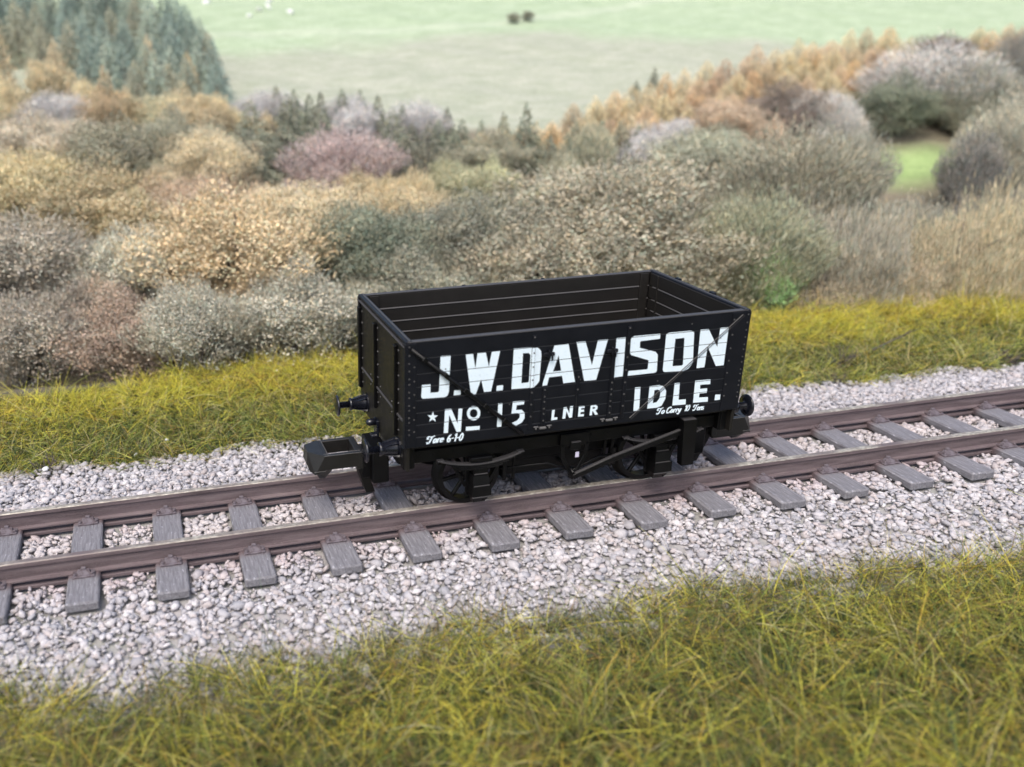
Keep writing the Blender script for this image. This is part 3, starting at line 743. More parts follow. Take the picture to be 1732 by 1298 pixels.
 (23.22,13.96,1.25,1.21,'twig','greytan',477),
 (28.7,17.81,0.97,0.95,'twig','greygreen2',478),
 (26.13,15.75,0.96,1.0,'twig','greygreen2',479),
 (13.71,15.21,1.24,1.23,'bush','greygreen',480),
 (4.22,9.8,1.33,1.42,'bush','taupe',481),
 (-7.75,10.73,1.7,1.66,'twig','greybrown',482),
 (30.68,17.97,1.75,1.79,'twig','darkgrey2',483),
 (3.14,8.98,1.51,1.67,'bush','taupe',484),
 (14.01,8.23,1.45,1.6,'reed','tan2',485),
 (-11.39,21.09,1.48,1.68,'bush','gold',486),
 (-5.41,12.12,0.96,1.05,'bush','palegrey',487),
 (22.29,8.66,1.34,1.41,'twig','greytan',488),
 (7.6,15.16,1.29,1.39,'twig','olive',489),
 (-11.2,14.1,1.05,1.17,'twig','goldolive',490),
 (3.42,17.52,1.08,1.33,'fir','darkolive',491),
 (-8.38,24.06,1.7,1.93,'bush','gold',492),
 (1.27,7.91,1.19,1.31,'bush','greygreen',493),
 (-9.87,9.93,1.59,1.4,'bush','greybrown',494),
 (1.44,8.88,1.0,1.15,'bush','greygreen',495),
 (0.03,14.61,1.49,1.64,'bush','mauve',496),
 (29.98,18.19,1.69,1.93,'twig','darkgrey2',497),
 (1.77,18.36,1.51,1.77,'bush','lilac',498),
 (24.94,16.38,1.34,1.51,'twig','greygreen2',499),
 (-3.36,14.63,1.24,1.48,'bush','salmon',500),
 (-6.68,11.2,1.55,1.58,'bush','palegrey',501),
 (-3.71,15.8,0.98,1.17,'twig','tan',502),
 (3.68,14.53,1.38,1.55,'bush','lightolive',503),
 (2.38,13.84,1.39,1.56,'twig','gold',504),
 (-5.02,16.86,1.56,1.76,'bush','olive',505),
 (-2.04,20.32,1.05,1.03,'bush','gold',506),
 (29.02,18.53,1.63,1.53,'twig','darkgrey2',507),
 (14.77,12.14,1.02,1.24,'twig','greygreen2',508),
 (35.17,20.22,1.57,1.5,'twig','darkgrey2',509),
 (2.91,12.6,1.45,1.42,'bush','gold',510),
 (-5.02,13.45,1.04,0.99,'bush','salmon',511),
 (-10.26,22.3,1.09,1.08,'bush','gold',512),
 (-6.4,13.98,1.75,1.57,'bush','goldolive',513),
 (24.93,14.62,1.13,1.12,'twig','greygreen2',514),
 (4.55,12.97,1.38,1.24,'bush','lightolive',515),
 (-11.18,15.3,1.14,1.07,'bush','goldolive',516),
 (19.11,8.0,1.73,1.88,'reed','reed',517),
 (-10.57,16.66,1.12,1.27,'bush','pinktan',518),
 (-1.73,9.02,1.23,1.16,'twig','palegrey',519),
 (-9.73,23.76,1.13,1.28,'bush','gold',520),
 (8.46,9.49,1.31,1.39,'bush','brown',521),
 (28.61,15.61,1.0,1.11,'twig','greygreen2',522),
]
TREE_LABELS = [
 ('lilac grey leafless bush below the dark conifers on the left slope','bare twiggy bushes on the slope'),
 ('tall golden larch at the left edge below the dark conifers','golden larches'),
 ('ochre larch standing within the dark conifer stand above the lilac bush','golden larches'),
 ('yellow larch just right above the lilac bush','golden larches'),
 ('orange larch at the foot of the dark conifer stand','golden larches'),
 ('short golden larch beside the orange larch','golden larches'),
 ('orange brown larch alone near the right end of the dark conifer stand','golden larches'),
 ('ochre larch in the middle of the dark conifer stand','golden larches'),
 ('khaki bush at the foot of the dark conifer stand',''),
 ('yellowish khaki bush right of the conifer stand foot',''),
 ('wide olive grey bush in the middle of the left slope',''),
 ('pale pinkish tan bush under the lilac bush',''),
 ('golden olive bush at the left edge above the grey brown thicket',''),
 ('rounded tan bush between the olive bush and the dark yews',''),
 ('grey green bush left of the rounded tan bush',''),
 ('broad dark olive yew right of the rounded tan bush','dark evergreens in the middle of the slope'),
 ('dark olive yew behind the mauve bush','dark evergreens in the middle of the slope'),
 ('lilac grey bare crown above the dark yews, first from the left','bare twiggy bushes on the slope'),
 ('blue lilac bare crown above the mauve bush','bare twiggy bushes on the slope'),
 ('blue lilac bare crown at the right end of the lilac fringe','bare twiggy bushes on the slope'),
 ('wide mauve pink bare bush in the middle of the slope','bare twiggy bushes on the slope'),
 ('dark olive evergreen right of the mauve bush','dark evergreens in the middle of the slope'),
 ('dark grey evergreen left of the light olive bush','dark evergreens in the middle of the slope'),
 ('light olive bush below the two dark pointed conifers',''),
 ('light yellow olive bush above the dark grey thicket',''),
 ('salmon orange crowned bush at the top of the orange oak',''),
 ('large orange brown oak scrub left of the wagon',''),
 ('golden tan bush right of the large orange oak scrub',''),
 ('pale golden bush above the wagon left end',''),
 ('golden olive bush left of the large orange oak scrub',''),
 ('grey brown thicket at the left edge in the middle',''),
 ('pale grey green bush left below the orange oak scrub',''),
 ('rounded russet bush behind the grass left of the wagon',''),
 ('grey brown bush at the left edge just behind the grass',''),
 ('pale grey green bush right of the russet bush',''),
 ('wide pale grey green bush just left of the wagon behind the grass',''),
 ('dark grey green bush above the left end of the wagon',''),
 ('dark grey bush behind the middle of the wagon',''),
 ('grey green bush directly behind the wagon left half',''),
 ('very large taupe brown bush behind the wagon right half',''),
 ('taupe bush rising over the back of the wagon middle',''),
 ('brown bush behind the right end of the wagon',''),
 ('pale lilac bush below the golden larches in the centre','bare twiggy bushes on the slope'),
 ('salmon pink bush below the golden larches',''),
 ('dark purplish brown bush right of the salmon bush',''),
 ('pale grey twiggy bush right of the dark purplish bush','bare twiggy bushes on the slope'),
 ('grey green bush below the salmon bush',''),
 ('large olive grey bush on the right slope',''),
 ('grey green twiggy bush left of the bright field patch','bare twiggy bushes on the slope'),
 ('olive green bush right of the wagon top corner',''),
 ('small bright green bush just right of the wagon',''),
 ('grey tan thicket of upright stems on the right','upright thickets on the right slope'),
 ('tan thicket of upright stems just behind the yellow grass','upright thickets on the right slope'),
 ('brownish tan stem thicket behind the dark tuft in the grass','upright thickets on the right slope'),
 ('tall golden tan reed like thicket near the right edge','upright thickets on the right slope'),
 ('tall golden tan reed like thicket touching the right edge','upright thickets on the right slope'),
 ('dark green bush above the bright field patch',''),
 ('wide pale lilac grey bush on the upper right','bare twiggy bushes on the slope'),
 ('dark brown rounded bush at the top right tree line',''),
 ('small golden larch between two dark bushes at the top right','golden larches'),
 ('dark grey twiggy tree at the top right corner','bare twiggy bushes on the slope'),
 ('grey olive twiggy tree right of the wide lilac grey bush','bare twiggy bushes on the slope'),
 ('dark grey twiggy tree right of the bright field patch','bare twiggy bushes on the slope'),
 ('grey tan twiggy tree at the right edge below the dark grey one','bare twiggy bushes on the slope'),
 ('grey green twiggy thicket under the bright field patch','upright thickets on the right slope'),
 ('left one of two small dark bushes alone on the far field',''),
 ('right one of two small dark bushes alone on the far field',''),
 ('blue green conifer, first from the left in the first row of the upper left stand','dark conifers in the stand at the upper left'),
 ('blue green conifer, second from the left in the first row of the upper left stand','dark conifers in the stand at the upper left'),
 ('blue green conifer, third from the left in the first row of the upper left stand','dark conifers in the stand at the upper left'),
 ('blue green conifer, fourth from the left in the first row of the upper left stand','dark conifers in the stand at the upper left'),
 ('blue green conifer, fifth from the left in the first row of the upper left stand','dark conifers in the stand at the upper left'),
 ('blue green conifer, sixth from the left in the first row of the upper left stand','dark conifers in the stand at the upper left'),
 ('blue green conifer, first from the left in the second row of the upper left stand','dark conifers in the stand at the upper left'),
 ('blue green conifer, second from the left in the second row of the upper left stand','dark conifers in the stand at the upper left'),
 ('blue green conifer, third from the left in the second row of the upper left stand','dark conifers in the stand at the upper left'),
 ('blue green conifer, fourth from the left in the second row of the upper left stand','dark conifers in the stand at the upper left'),
 ('blue green conifer, fifth from the left in the second row of the upper left stand','dark conifers in the stand at the upper left'),
 ('blue green conifer, sixth from the left in the second row of the upper left stand','dark conifers in the stand at the upper left'),
 ('blue green conifer, seventh from the left in the second row of the upper left stand','dark conifers in the stand at the upper left'),
 ('blue green conifer, eighth from the left in the second row of the upper left stand','dark conifers in the stand at the upper left'),
 ('blue green conifer, first from the left in the third row of the upper left stand','dark conifers in the stand at the upper left'),
 ('blue green conifer, second from the left in the third row of the upper left stand','dark conifers in the stand at the upper left'),
 ('blue green conifer, third from the left in the third row of the upper left stand','dark conifers in the stand at the upper left'),
 ('blue green conifer, fourth from the left in the third row of the upper left stand','dark conifers in the stand at the upper left'),
 ('blue green conifer, fifth from the left in the third row of the upper left stand','dark conifers in the stand at the upper left'),
 ('blue green conifer, sixth from the left in the third row of the upper left stand','dark conifers in the stand at the upper left'),
 ('blue green conifer, seventh from the left in the third row of the upper left stand','dark conifers in the stand at the upper left'),
 ('blue green conifer, eighth from the left in the third row of the upper left stand','dark conifers in the stand at the upper left'),
 ('blue green conifer, ninth from the left in the third row of the upper left stand','dark conifers in the stand at the upper left'),
 ('blue green conifer, first from the left in the fourth row of the upper left stand','dark conifers in the stand at the upper left'),
 ('blue green conifer, second from the left in the fourth row of the upper left stand','dark conifers in the stand at the upper left'),
 ('blue green conifer, third from the left in the fourth row of the upper left stand','dark conifers in the stand at the upper left'),
 ('blue green conifer, fourth from the left in the fourth row of the upper left stand','dark conifers in the stand at the upper left'),
 ('blue green conifer, fifth from the left in the fourth row of the upper left stand','dark conifers in the stand at the upper left'),
 ('blue green conifer, sixth from the left in the fourth row of the upper left stand','dark conifers in the stand at the upper left'),
 ('blue green conifer, seventh from the left in the fourth row of the upper left stand','dark conifers in the stand at the upper left'),
 ('blue green conifer, eighth from the left in the fourth row of the upper left stand','dark conifers in the stand at the upper left'),
 ('blue green conifer, ninth from the left in the fourth row of the upper left stand','dark conifers in the stand at the upper left'),
 ('blue green conifer, tenth from the left in the fourth row of the upper left stand','dark conifers in the stand at the upper left'),
 ('blue green conifer, eleventh from the left in the fourth row of the upper left stand','dark conifers in the stand at the upper left'),
 ('blue green conifer, first from the left in the fifth row of the upper left stand','dark conifers in the stand at the upper left'),
 ('blue green conifer, second from the left in the fifth row of the upper left stand','dark conifers in the stand at the upper left'),
 ('blue green conifer, third from the left in the fifth row of the upper left stand','dark conifers in the stand at the upper left'),
 ('blue green conifer, fourth from the left in the fifth row of the upper left stand','dark conifers in the stand at the upper left'),
 ('blue green conifer, fifth from the left in the fifth row of the upper left stand','dark conifers in the stand at the upper left'),
 ('blue green conifer, sixth from the left in the fifth row of the upper left stand','dark conifers in the stand at the upper left'),
 ('blue green conifer, seventh from the left in the fifth row of the upper left stand','dark conifers in the stand at the upper left'),
 ('blue green conifer, eighth from the left in the fifth row of the upper left stand','dark conifers in the stand at the upper left'),
 ('blue green conifer, ninth from the left in the fifth row of the upper left stand','dark conifers in the stand at the upper left'),
 ('blue green conifer, tenth from the left in the fifth row of the upper left stand','dark conifers in the stand at the upper left'),
 ('blue green conifer, eleventh from the left in the fifth row of the upper left stand','dark conifers in the stand at the upper left'),
 ('blue green conifer, first from the left in the sixth row of the upper left stand','dark conifers in the stand at the upper left'),
 ('blue green conifer, second from the left in the sixth row of the upper left stand','dark conifers in the stand at the upper left'),
 ('blue green conifer, third from the left in the sixth row of the upper left stand','dark conifers in the stand at the upper left'),
 ('blue green conifer, fourth from the left in the sixth row of the upper left stand','dark conifers in the stand at the upper left'),
 ('blue green conifer, fifth from the left in the sixth row of the upper left stand','dark conifers in the stand at the upper left'),
 ('blue green conifer, sixth from the left in the sixth row of the upper left stand','dark conifers in the stand at the upper left'),
 ('blue green conifer, seventh from the left in the sixth row of the upper left stand','dark conifers in the stand at the upper left'),
 ('blue green conifer, eighth from the left in the sixth row of the upper left stand','dark conifers in the stand at the upper left'),
 ('blue green conifer, ninth from the left in the sixth row of the upper left stand','dark conifers in the stand at the upper left'),
 ('blue green conifer, first from the left in the seventh row of the upper left stand','dark conifers in the stand at the upper left'),
 ('blue green conifer, second from the left in the seventh row of the upper left stand','dark conifers in the stand at the upper left'),
 ('blue green conifer, third from the left in the seventh row of the upper left stand','dark conifers in the stand at the upper left'),
 ('blue green conifer, fourth from the left in the seventh row of the upper left stand','dark conifers in the stand at the upper left'),
 ('blue green conifer, fifth from the left in the seventh row of the upper left stand','dark conifers in the stand at the upper left'),
 ('blue green conifer, sixth from the left in the seventh row of the upper left stand','dark conifers in the stand at the upper left'),
 ('blue green conifer, seventh from the left in the seventh row of the upper left stand','dark conifers in the stand at the upper left'),
 ('blue green conifer, first from the left in the eighth row of the upper left stand','dark conifers in the stand at the upper left'),
 ('blue green conifer, second from the left in the eighth row of the upper left stand','dark conifers in the stand at the upper left'),
 ('blue green conifer, third from the left in the eighth row of the upper left stand','dark conifers in the stand at the upper left'),
 ('blue green conifer, fourth from the left in the eighth row of the upper left stand','dark conifers in the stand at the upper left'),
 ('blue green conifer, fifth from the left in the eighth row of the upper left stand','dark conifers in the stand at the upper left'),
 ('small dark pointed conifer, first from the left of those along the centre of the slope','small dark pointed conifers along the centre of the slope'),
 ('small dark pointed conifer, second from the left of those along the centre of the slope','small dark pointed conifers along the centre of the slope'),
 ('small dark pointed conifer, third from the left of those along the centre of the slope','small dark pointed conifers along the centre of the slope'),
 ('small dark pointed conifer, fourth from the left of those along the centre of the slope','small dark pointed conifers along the centre of the slope'),
 ('small dark pointed conifer, fifth from the left of those along the centre of the slope','small dark pointed conifers along the centre of the slope'),
 ('small dark pointed conifer, sixth from the left of those along the centre of the slope','small dark pointed conifers along the centre of the slope'),
 ('small dark pointed conifer, seventh from the left of those along the centre of the slope','small dark pointed conifers along the centre of the slope'),
 ('small dark pointed conifer, eighth from the left of those along the centre of the slope','small dark pointed conifers along the centre of the slope'),
 ('small dark pointed conifer, ninth from the left of those along the centre of the slope','small dark pointed conifers along the centre of the slope'),
 ('small dark pointed conifer, tenth from the left of those along the centre of the slope','small dark pointed conifers along the centre of the slope'),
 ('small dark pointed conifer, eleventh from the left of those along the centre of the slope','small dark pointed conifers along the centre of the slope'),
 ('small dark pointed conifer, twelfth from the left of those along the centre of the slope','small dark pointed conifers along the centre of the slope'),
 ('small dark pointed conifer, thirteenth from the left of those along the centre of the slope','small dark pointed conifers along the centre of the slope'),
 ('small dark pointed conifer, fourteenth from the left of those along the centre of the slope','small dark pointed conifers along the centre of the slope'),
 ('small dark pointed conifer, fifteenth from the left of those along the centre of the slope','small dark pointed conifers along the centre of the slope'),
 ('small dark pointed conifer, sixteenth from the left of those along the centre of the slope','small dark pointed conifers along the centre of the slope'),
 ('small dark pointed conifer, seventeenth from the left of those along the centre of the slope','small dark pointed conifers along the centre of the slope'),
 ('small dark pointed conifer, eighteenth from the left of those along the centre of the slope','small dark pointed conifers along the centre of the slope'),
 ('small dark pointed conifer, nineteenth from the left of those along the centre of the slope','small dark pointed conifers along the centre of the slope'),
 ('small dark pointed conifer, twentieth from the left of those along the centre of the slope','small dark pointed conifers along the centre of the slope'),
 ('small dark pointed conifer, twenty-first from the left of those along the centre of the slope','small dark pointed conifers along the centre of the slope'),
 ('small dark pointed conifer, twenty-second from the left of those along the centre of the slope','small dark pointed conifers along the centre of the slope'),
 ('small dark pointed conifer, twenty-third from the left of those along the centre of the slope','small dark pointed conifers along the centre of the slope'),
 ('small dark pointed conifer, twenty-fourth from the left of those along the centre of the slope','small dark pointed conifers along the centre of the slope'),
 ('small dark pointed conifer, twenty-fifth from the left of those along the centre of the slope','small dark pointed conifers along the centre of the slope'),
 ('small dark pointed conifer, twenty-sixth from the left of those along the centre of the slope','small dark pointed conifers along the centre of the slope'),
 ('small dark pointed conifer, twenty-seventh from the left of those along the centre of the slope','small dark pointed conifers along the centre of the slope'),
 ('small dark pointed conifer, twenty-eighth from the left of those along the centre of the slope','small dark pointed conifers along the centre of the slope'),
 ('golden larch, first from the left in the back row of the belt by the field','golden larches in the belt along the field edge'),
 ('golden larch, second from the left in the back row of the belt by the field','golden larches in the belt along the field edge'),
 ('golden larch, third from the left in the back row of the belt by the field','golden larches in the belt along the field edge'),
 ('golden larch, fourth from the left in the back row of the belt by the field','golden larches in the belt along the field edge'),
 ('golden larch, fifth from the left in the back row of the belt by the field','golden larches in the belt along the field edge'),
 ('golden larch, sixth from the left in the back row of the belt by the field','golden larches in the belt along the field edge'),
 ('golden larch, seventh from the left in the back row of the belt by the field','golden larches in the belt along the field edge'),
 ('golden larch, eighth from the left in the back row of the belt by the field','golden larches in the belt along the field edge'),
 ('golden larch, ninth from the left in the back row of the belt by the field','golden larches in the belt along the field edge'),
 ('golden larch, tenth from the left in the back row of the belt by the field','golden larches in the belt along the field edge'),
 ('golden larch, eleventh from the left in the back row of the belt by the field','golden larches in the belt along the field edge'),
 ('golden larch, twelfth from the left in the back row of the belt by the field','golden larches in the belt along the field edge'),
 ('golden larch, thirteenth from the left in the back row of the belt by the field','golden larches in the belt along the field edge'),
 ('golden larch, fourteenth from the left in the back row of the belt by the field','golden larches in the belt along the field edge'),
 ('golden larch, fifteenth from the left in the back row of the belt by the field','golden larches in the belt along the field edge'),
 ('golden larch, sixteenth from the left in the back row of the belt by the field','golden larches in the belt along the field edge'),
 ('golden larch, seventeenth from the left in the back row of the belt by the field','golden larches in the belt along the field edge'),
 ('golden larch, eighteenth from the left in the back row of the belt by the field','golden larches in the belt along the field edge'),
 ('golden larch, nineteenth from the left in the back row of the belt by the field','golden larches in the belt along the field edge'),
 ('golden larch, twentieth from the left in the back row of the belt by the field','golden larches in the belt along the field edge'),
 ('golden larch, twenty-first from the left in the back row of the belt by the field','golden larches in the belt along the field edge'),
 ('golden larch, twenty-second from the left in the back row of the belt by the field','golden larches in the belt along the field edge'),
 ('golden larch, twenty-third from the left in the back row of the belt by the field','golden larches in the belt along the field edge'),
 ('golden larch, twenty-fourth from the left in the back row of the belt by the field','golden larches in the belt along the field edge'),
 ('golden larch, first from the left in the second row of the belt by the field','golden larches in the belt along the field edge'),
 ('golden larch, second from the left in the second row of the belt by the field','golden larches in the belt along the field edge'),
 ('golden larch, third from the left in the second row of the belt by the field','golden larches in the belt along the field edge'),
 ('golden larch, fourth from the left in the second row of the belt by the field','golden larches in the belt along the field edge'),
 ('golden larch, fifth from the left in the second row of the belt by the field','golden larches in the belt along the field edge'),
 ('golden larch, sixth from the left in the second row of the belt by the field','golden larches in the belt along the field edge'),
 ('golden larch, seventh from the left in the second row of the belt by the field','golden larches in the belt along the field edge'),
 ('golden larch, eighth from the left in the second row of the belt by the field','golden larches in the belt along the field edge'),
 ('golden larch, ninth from the left in the second row of the belt by the field','golden larches in the belt along the field edge'),
 ('golden larch, tenth from the left in the second row of the belt by the field','golden larches in the belt along the field edge'),
 ('golden larch, eleventh from the left in the second row of the belt by the field','golden larches in the belt along the field edge'),
 ('golden larch, twelfth from the left in the second row of the belt by the field','golden larches in the belt along the field edge'),
 ('golden larch, thirteenth from the left in the second row of the belt by the field','golden larches in the belt along the field edge'),
 ('golden larch, fourteenth from the left in the second row of the belt by the field','golden larches in the belt along the field edge'),
 ('golden larch, fifteenth from the left in the second row of the belt by the field','golden larches in the belt along the field edge'),
 ('golden larch, sixteenth from the left in the second row of the belt by the field','golden larches in the belt along the field edge'),
 ('golden larch, seventeenth from the left in the second row of the belt by the field','golden larches in the belt along the field edge'),
 ('golden larch, eighteenth from the left in the second row of the belt by the field','golden larches in the belt along the field edge'),
 ('golden larch, nineteenth from the left in the second row of the belt by the field','golden larches in the belt along the field edge'),
 ('golden larch, twentieth from the left in the second row of the belt by the field','golden larches in the belt along the field edge'),
 ('golden larch, first from the left in the third row of the belt by the field','golden larches in the belt along the field edge'),
 ('golden larch, second from the left in the third row of the belt by the field','golden larches in the belt along the field edge'),
 ('golden larch, third from the left in the third row of the belt by the field','golden larches in the belt along the field edge'),
 ('golden larch, fourth from the left in the third row of the belt by the field','golden larches in the belt along the field edge'),
 ('golden larch, fifth from the left in the third row of the belt by the field','golden larches in the belt along the field edge'),
 ('golden larch, sixth from the left in the third row of the belt by the field','golden larches in the belt along the field edge'),
 ('golden larch, seventh from the left in the third row of the belt by the field','golden larches in the belt along the field edge'),
 ('golden larch, eighth from the left in the third row of the belt by the field','golden larches in the belt along the field edge'),
 ('golden larch, ninth from the left in the third row of the belt by the field','golden larches in the belt along the field edge'),
 ('golden larch, tenth from the left in the third row of the belt by the field','golden larches in the belt along the field edge'),
 ('golden larch, eleventh from the left in the third row of the belt by the field','golden larches in the belt along the field edge'),
 ('golden larch, twelfth from the left in the third row of the belt by the field','golden larches in the belt along the field edge'),
 ('golden larch, thirteenth from the left in the third row of the belt by the field','golden larches in the belt along the field edge'),
 ('golden larch, fourteenth from the left in the third row of the belt by the field','golden larches in the belt along the field edge'),
 ('golden larch, fifteenth from the left in the third row of the belt by the field','golden larches in the belt along the field edge'),
 ('golden larch, sixteenth from the left in the third row of the belt by the field','golden larches in the belt along the field edge'),
 ('golden larch, seventeenth from the left in the third row of the belt by the field','golden larches in the belt along the field edge'),
 ('golden larch, eighteenth from the left in the third row of the belt by the field','golden larches in the belt along the field edge'),
 ('golden larch, nineteenth from the left in the third row of the belt by the field','golden larches in the belt along the field edge'),
 ('golden larch, twentieth from the left in the third row of the belt by the field','golden larches in the belt along the field edge'),
 ('golden larch, twenty-first from the left in the third row of the belt by the field','golden larches in the belt along the field edge'),
 ('golden larch, twenty-second from the left in the third row of the belt by the field','golden larches in the belt along the field edge'),
 ('golden larch, first from the left in the front row of the belt by the field','golden larches in the belt along the field edge'),
 ('golden larch, second from the left in the front row of the belt by the field','golden larches in the belt along the field edge'),
 ('golden larch, third from the left in the front row of the belt by the field','golden larches in the belt along the field edge'),
 ('golden larch, fourth from the left in the front row of the belt by the field','golden larches in the belt along the field edge'),
 ('golden larch, fifth from the left in the front row of the belt by the field','golden larches in the belt along the field edge'),
 ('golden larch, sixth from the left in the front row of the belt by the field','golden larches in the belt along the field edge'),
 ('golden larch, seventh from the left in the front row of the belt by the field','golden larches in the belt along the field edge'),
 ('golden larch, eighth from the left in the front row of the belt by the field','golden larches in the belt along the field edge'),
 ('golden larch, ninth from the left in the front row of the belt by the field','golden larches in the belt along the field edge'),
 ('golden larch, tenth from the left in the front row of the belt by the field','golden larches in the belt along the field edge'),
 ('golden larch, eleventh from the left in the front row of the belt by the field','golden larches in the belt along the field edge'),
 ('golden larch, twelfth from the left in the front row of the belt by the field','golden larches in the belt along the field edge'),
 ('golden larch, thirteenth from the left in the front row of the belt by the field','golden larches in the belt along the field edge'),
 ('golden larch, fourteenth from the left in the front row of the belt by the field','golden larches in the belt along the field edge'),
 ('golden larch, fifteenth from the left in the front row of the belt by the field','golden larches in the belt along the field edge'),
 ('golden larch, sixteenth from the left in the front row of the belt by the field','golden larches in the belt along the field edge'),
 ('golden larch, seventeenth from the left in the front row of the belt by the field','golden larches in the belt along the field edge'),
 ('golden larch, eighteenth from the left in the front row of the belt by the field','golden larches in the belt along the field edge'),
 ('golden larch, nineteenth from the left in the front row of the belt by the field','golden larches in the belt along the field edge'),
 ('golden larch, twentieth from the left in the front row of the belt by the field','golden larches in the belt along the field edge'),
 ('golden larch, twenty-first from the left in the front row of the belt by the field','golden larches in the belt along the field edge'),
 ('golden larch, twenty-second from the left in the front row of the belt by the field','golden larches in the belt along the field edge'),
 ('golden larch, twenty-third from the left in the front row of the belt by the field','golden larches in the belt along the field edge'),
 ('middle one of three peach coloured larches at the top right corner','golden larches in the belt along the field edge'),
 ('left one of three peach coloured larches at the top right corner','golden larches in the belt along the field edge'),
 ('right one of three peach coloured larches at the top right corner','golden larches in the belt along the field edge'),
 ('FILL||in front of the khaki bush',''),
 ('FILL||behind the golden olive bush at the',''),
 ('FILL|eighth nearest |right of the grey olive twiggy tree',''),
 ('FILL||left of the dark grey evergreen',''),
 ('FILL||behind the large orange brown oak scrub',''),
 ('FILL|second nearest |behind-left of the tall golden larch',''),
 ('FILL||behind the grey green bush directly',''),
 ('FILL|nearest |front-right of the dark grey twiggy tree right',''),
 ('FILL||front-left of the dark grey evergreen',''),
 ('FILL||right of the large olive grey bush',''),
 ('FILL||front-right of the rounded tan bush',''),
 ('FILL||right of the pale grey green bush left',''),
 ('FILL|farther |behind-right of the very large taupe brown bush',''),
 ('FILL||front-right of the large olive grey bush',''),
 ('FILL||left of the pale grey green bush left',''),
 ('FILL|third nearest |behind-right of the grey olive twiggy tree',''),
 ('FILL|second nearest |left of the grey brown thicket',''),
 ('FILL|nearer |right of the light yellow olive bush',''),
 ('FILL|farther |right of the grey tan twiggy tree',''),
 ('FILL||behind-left of the grey tan thicket',''),
 ('FILL||front-right of the taupe bush',''),
 ('FILL||behind-left of the grey green twiggy thicket',''),
 ('FILL|nearer |behind-right of the grey green twiggy thicket',''),
 ('FILL|fourth nearest |left of the pale pinkish tan bush',''),
 ('FILL|nearer |behind the brown bush',''),
 ('FILL|farther |behind the very large taupe brown bush',''),
 ('FILL||behind the rounded russet bush',''),
 ('FILL|farther |behind-left of the grey green bush left',''),
 ('FILL|farther |right of the light yellow olive bush',''),
 ('FILL|nearer |behind-left of the golden olive bush at the',''),
 ('FILL|farther |behind the grey tan thicket',''),
 ('FILL||behind-left of the grey brown bush',''),
 ('FILL||left of the dark grey green bush',''),
 ('FILL|farther |behind-right of the grey green twiggy thicket',''),
 ('FILL||left of the dark grey bush',''),
 ('FILL||front-left of the rounded tan bush',''),
 ('FILL|fourth nearest |right of the grey olive twiggy tree',''),
 ('FILL||front-right of the wide mauve pink bare bush',''),
 ('FILL|farther |behind the grey green bush below the salmon bush',''),
 ('FILL|seventh nearest |right of the grey olive twiggy tree',''),
 ('FILL|farther |behind the grey tan twiggy tree',''),
 ('FILL||right of the taupe bush',''),
 ('FILL|second nearest |front-right of the grey tan twiggy tree',''),
 ('FILL||in front of the large olive grey bush',''),
 ('FILL|nearer |front-left of the pale golden bush',''),
 ('FILL||in front of the lilac grey bare crown',''),
 ('FILL||behind-right of the golden tan bush',''),
 ('FILL|nearer |behind-left of the olive green bush',''),
 ('FILL||left of the grey tan thicket',''),
 ('FILL||front-right of the golden olive bush left',''),
 ('FILL||in front of the grey green twiggy thicket',''),
 ('FILL||behind-right of the dark grey bush',''),
 ('FILL|nearer |right of the grey tan twiggy tree',''),
 ('FILL||right of the salmon orange crowned bush',''),
 ('FILL|nearer |behind the grey green twiggy bush',''),
 ('FILL||behind-right of the large orange brown oak scrub',''),
 ('FILL||left of the very large taupe brown bush',''),
 ('FILL|second nearest |behind-right of the grey tan twiggy tree',''),
 ('FILL||left of the large orange brown oak scrub',''),
 ('FILL|nearer |behind the wide pale grey green bush',''),
 ('FILL|second nearest |front-right of the dark grey twiggy tree right',''),
 ('FILL|fifth nearest |right of the grey olive twiggy tree',''),
 ('FILL|nearer |front-left of the golden olive bush at the',''),
 ('FILL||behind-right of the grey tan thicket',''),
 ('FILL||front-left of the broad dark olive yew',''),
 ('FILL||behind the dark olive yew',''),
 ('FILL||left of the lilac grey leafless bush',''),
 ('FILL||right of the yellowish khaki bush',''),
 ('FILL||left of the grey green twiggy bush',''),
 ('FILL||behind-left of the yellowish khaki bush',''),
 ('FILL|third nearest |right of the light olive bush',''),
 ('FILL|farther |in front of the tall golden larch',''),
 ('FILL||behind-right of the dark olive yew',''),
 ('FILL||in front of the large orange brown oak scrub',''),
 ('FILL||behind the grey brown bush',''),
 ('FILL||right of the dark grey twiggy tree at the top',''),
 ('FILL|fourth nearest |right of the light olive bush',''),
 ('FILL|nearer |behind-right of the grey brown bush',''),
 ('FILL||behind-left of the grey green bush below the salmon bush',''),
 ('FILL|farther |behind-right of the golden olive bush left',''),
 ('FILL|second nearest |right of the light olive bush',''),
 ('FILL||in front of the dark grey green bush',''),
 ('FILL||front-right of the dark grey evergreen',''),
 ('FILL||behind-left of the wide olive grey bush',''),
 ('FILL|nearer |behind the very large taupe brown bush',''),
 ('FILL||behind-right of the wide pale grey green bush',''),
 ('FILL|second nearest |front-right of the salmon pink bush',''),
 ('FILL|nearer |in front of the tall golden larch',''),
 ('FILL||in front of the dark olive yew',''),
 ('FILL|nearer |left of the golden olive bush left',''),
 ('FILL||in front of the dark grey bush',''),
 ('FILL|nearest |front-right of the dark grey twiggy tree at the top',''),
 ('FILL||behind the orange larch',''),
 ('FILL|nearer |front-left of the golden tan bush',''),
 ('FILL|farther |behind-left of the pale pinkish tan bush',''),
 ('FILL||front-left of the wide mauve pink bare bush',''),
 ('FILL||behind the dark grey green bush',''),
 ('FILL||behind-left of the wide pale grey green bush',''),
 ('FILL||in front of the dark purplish brown bush',''),
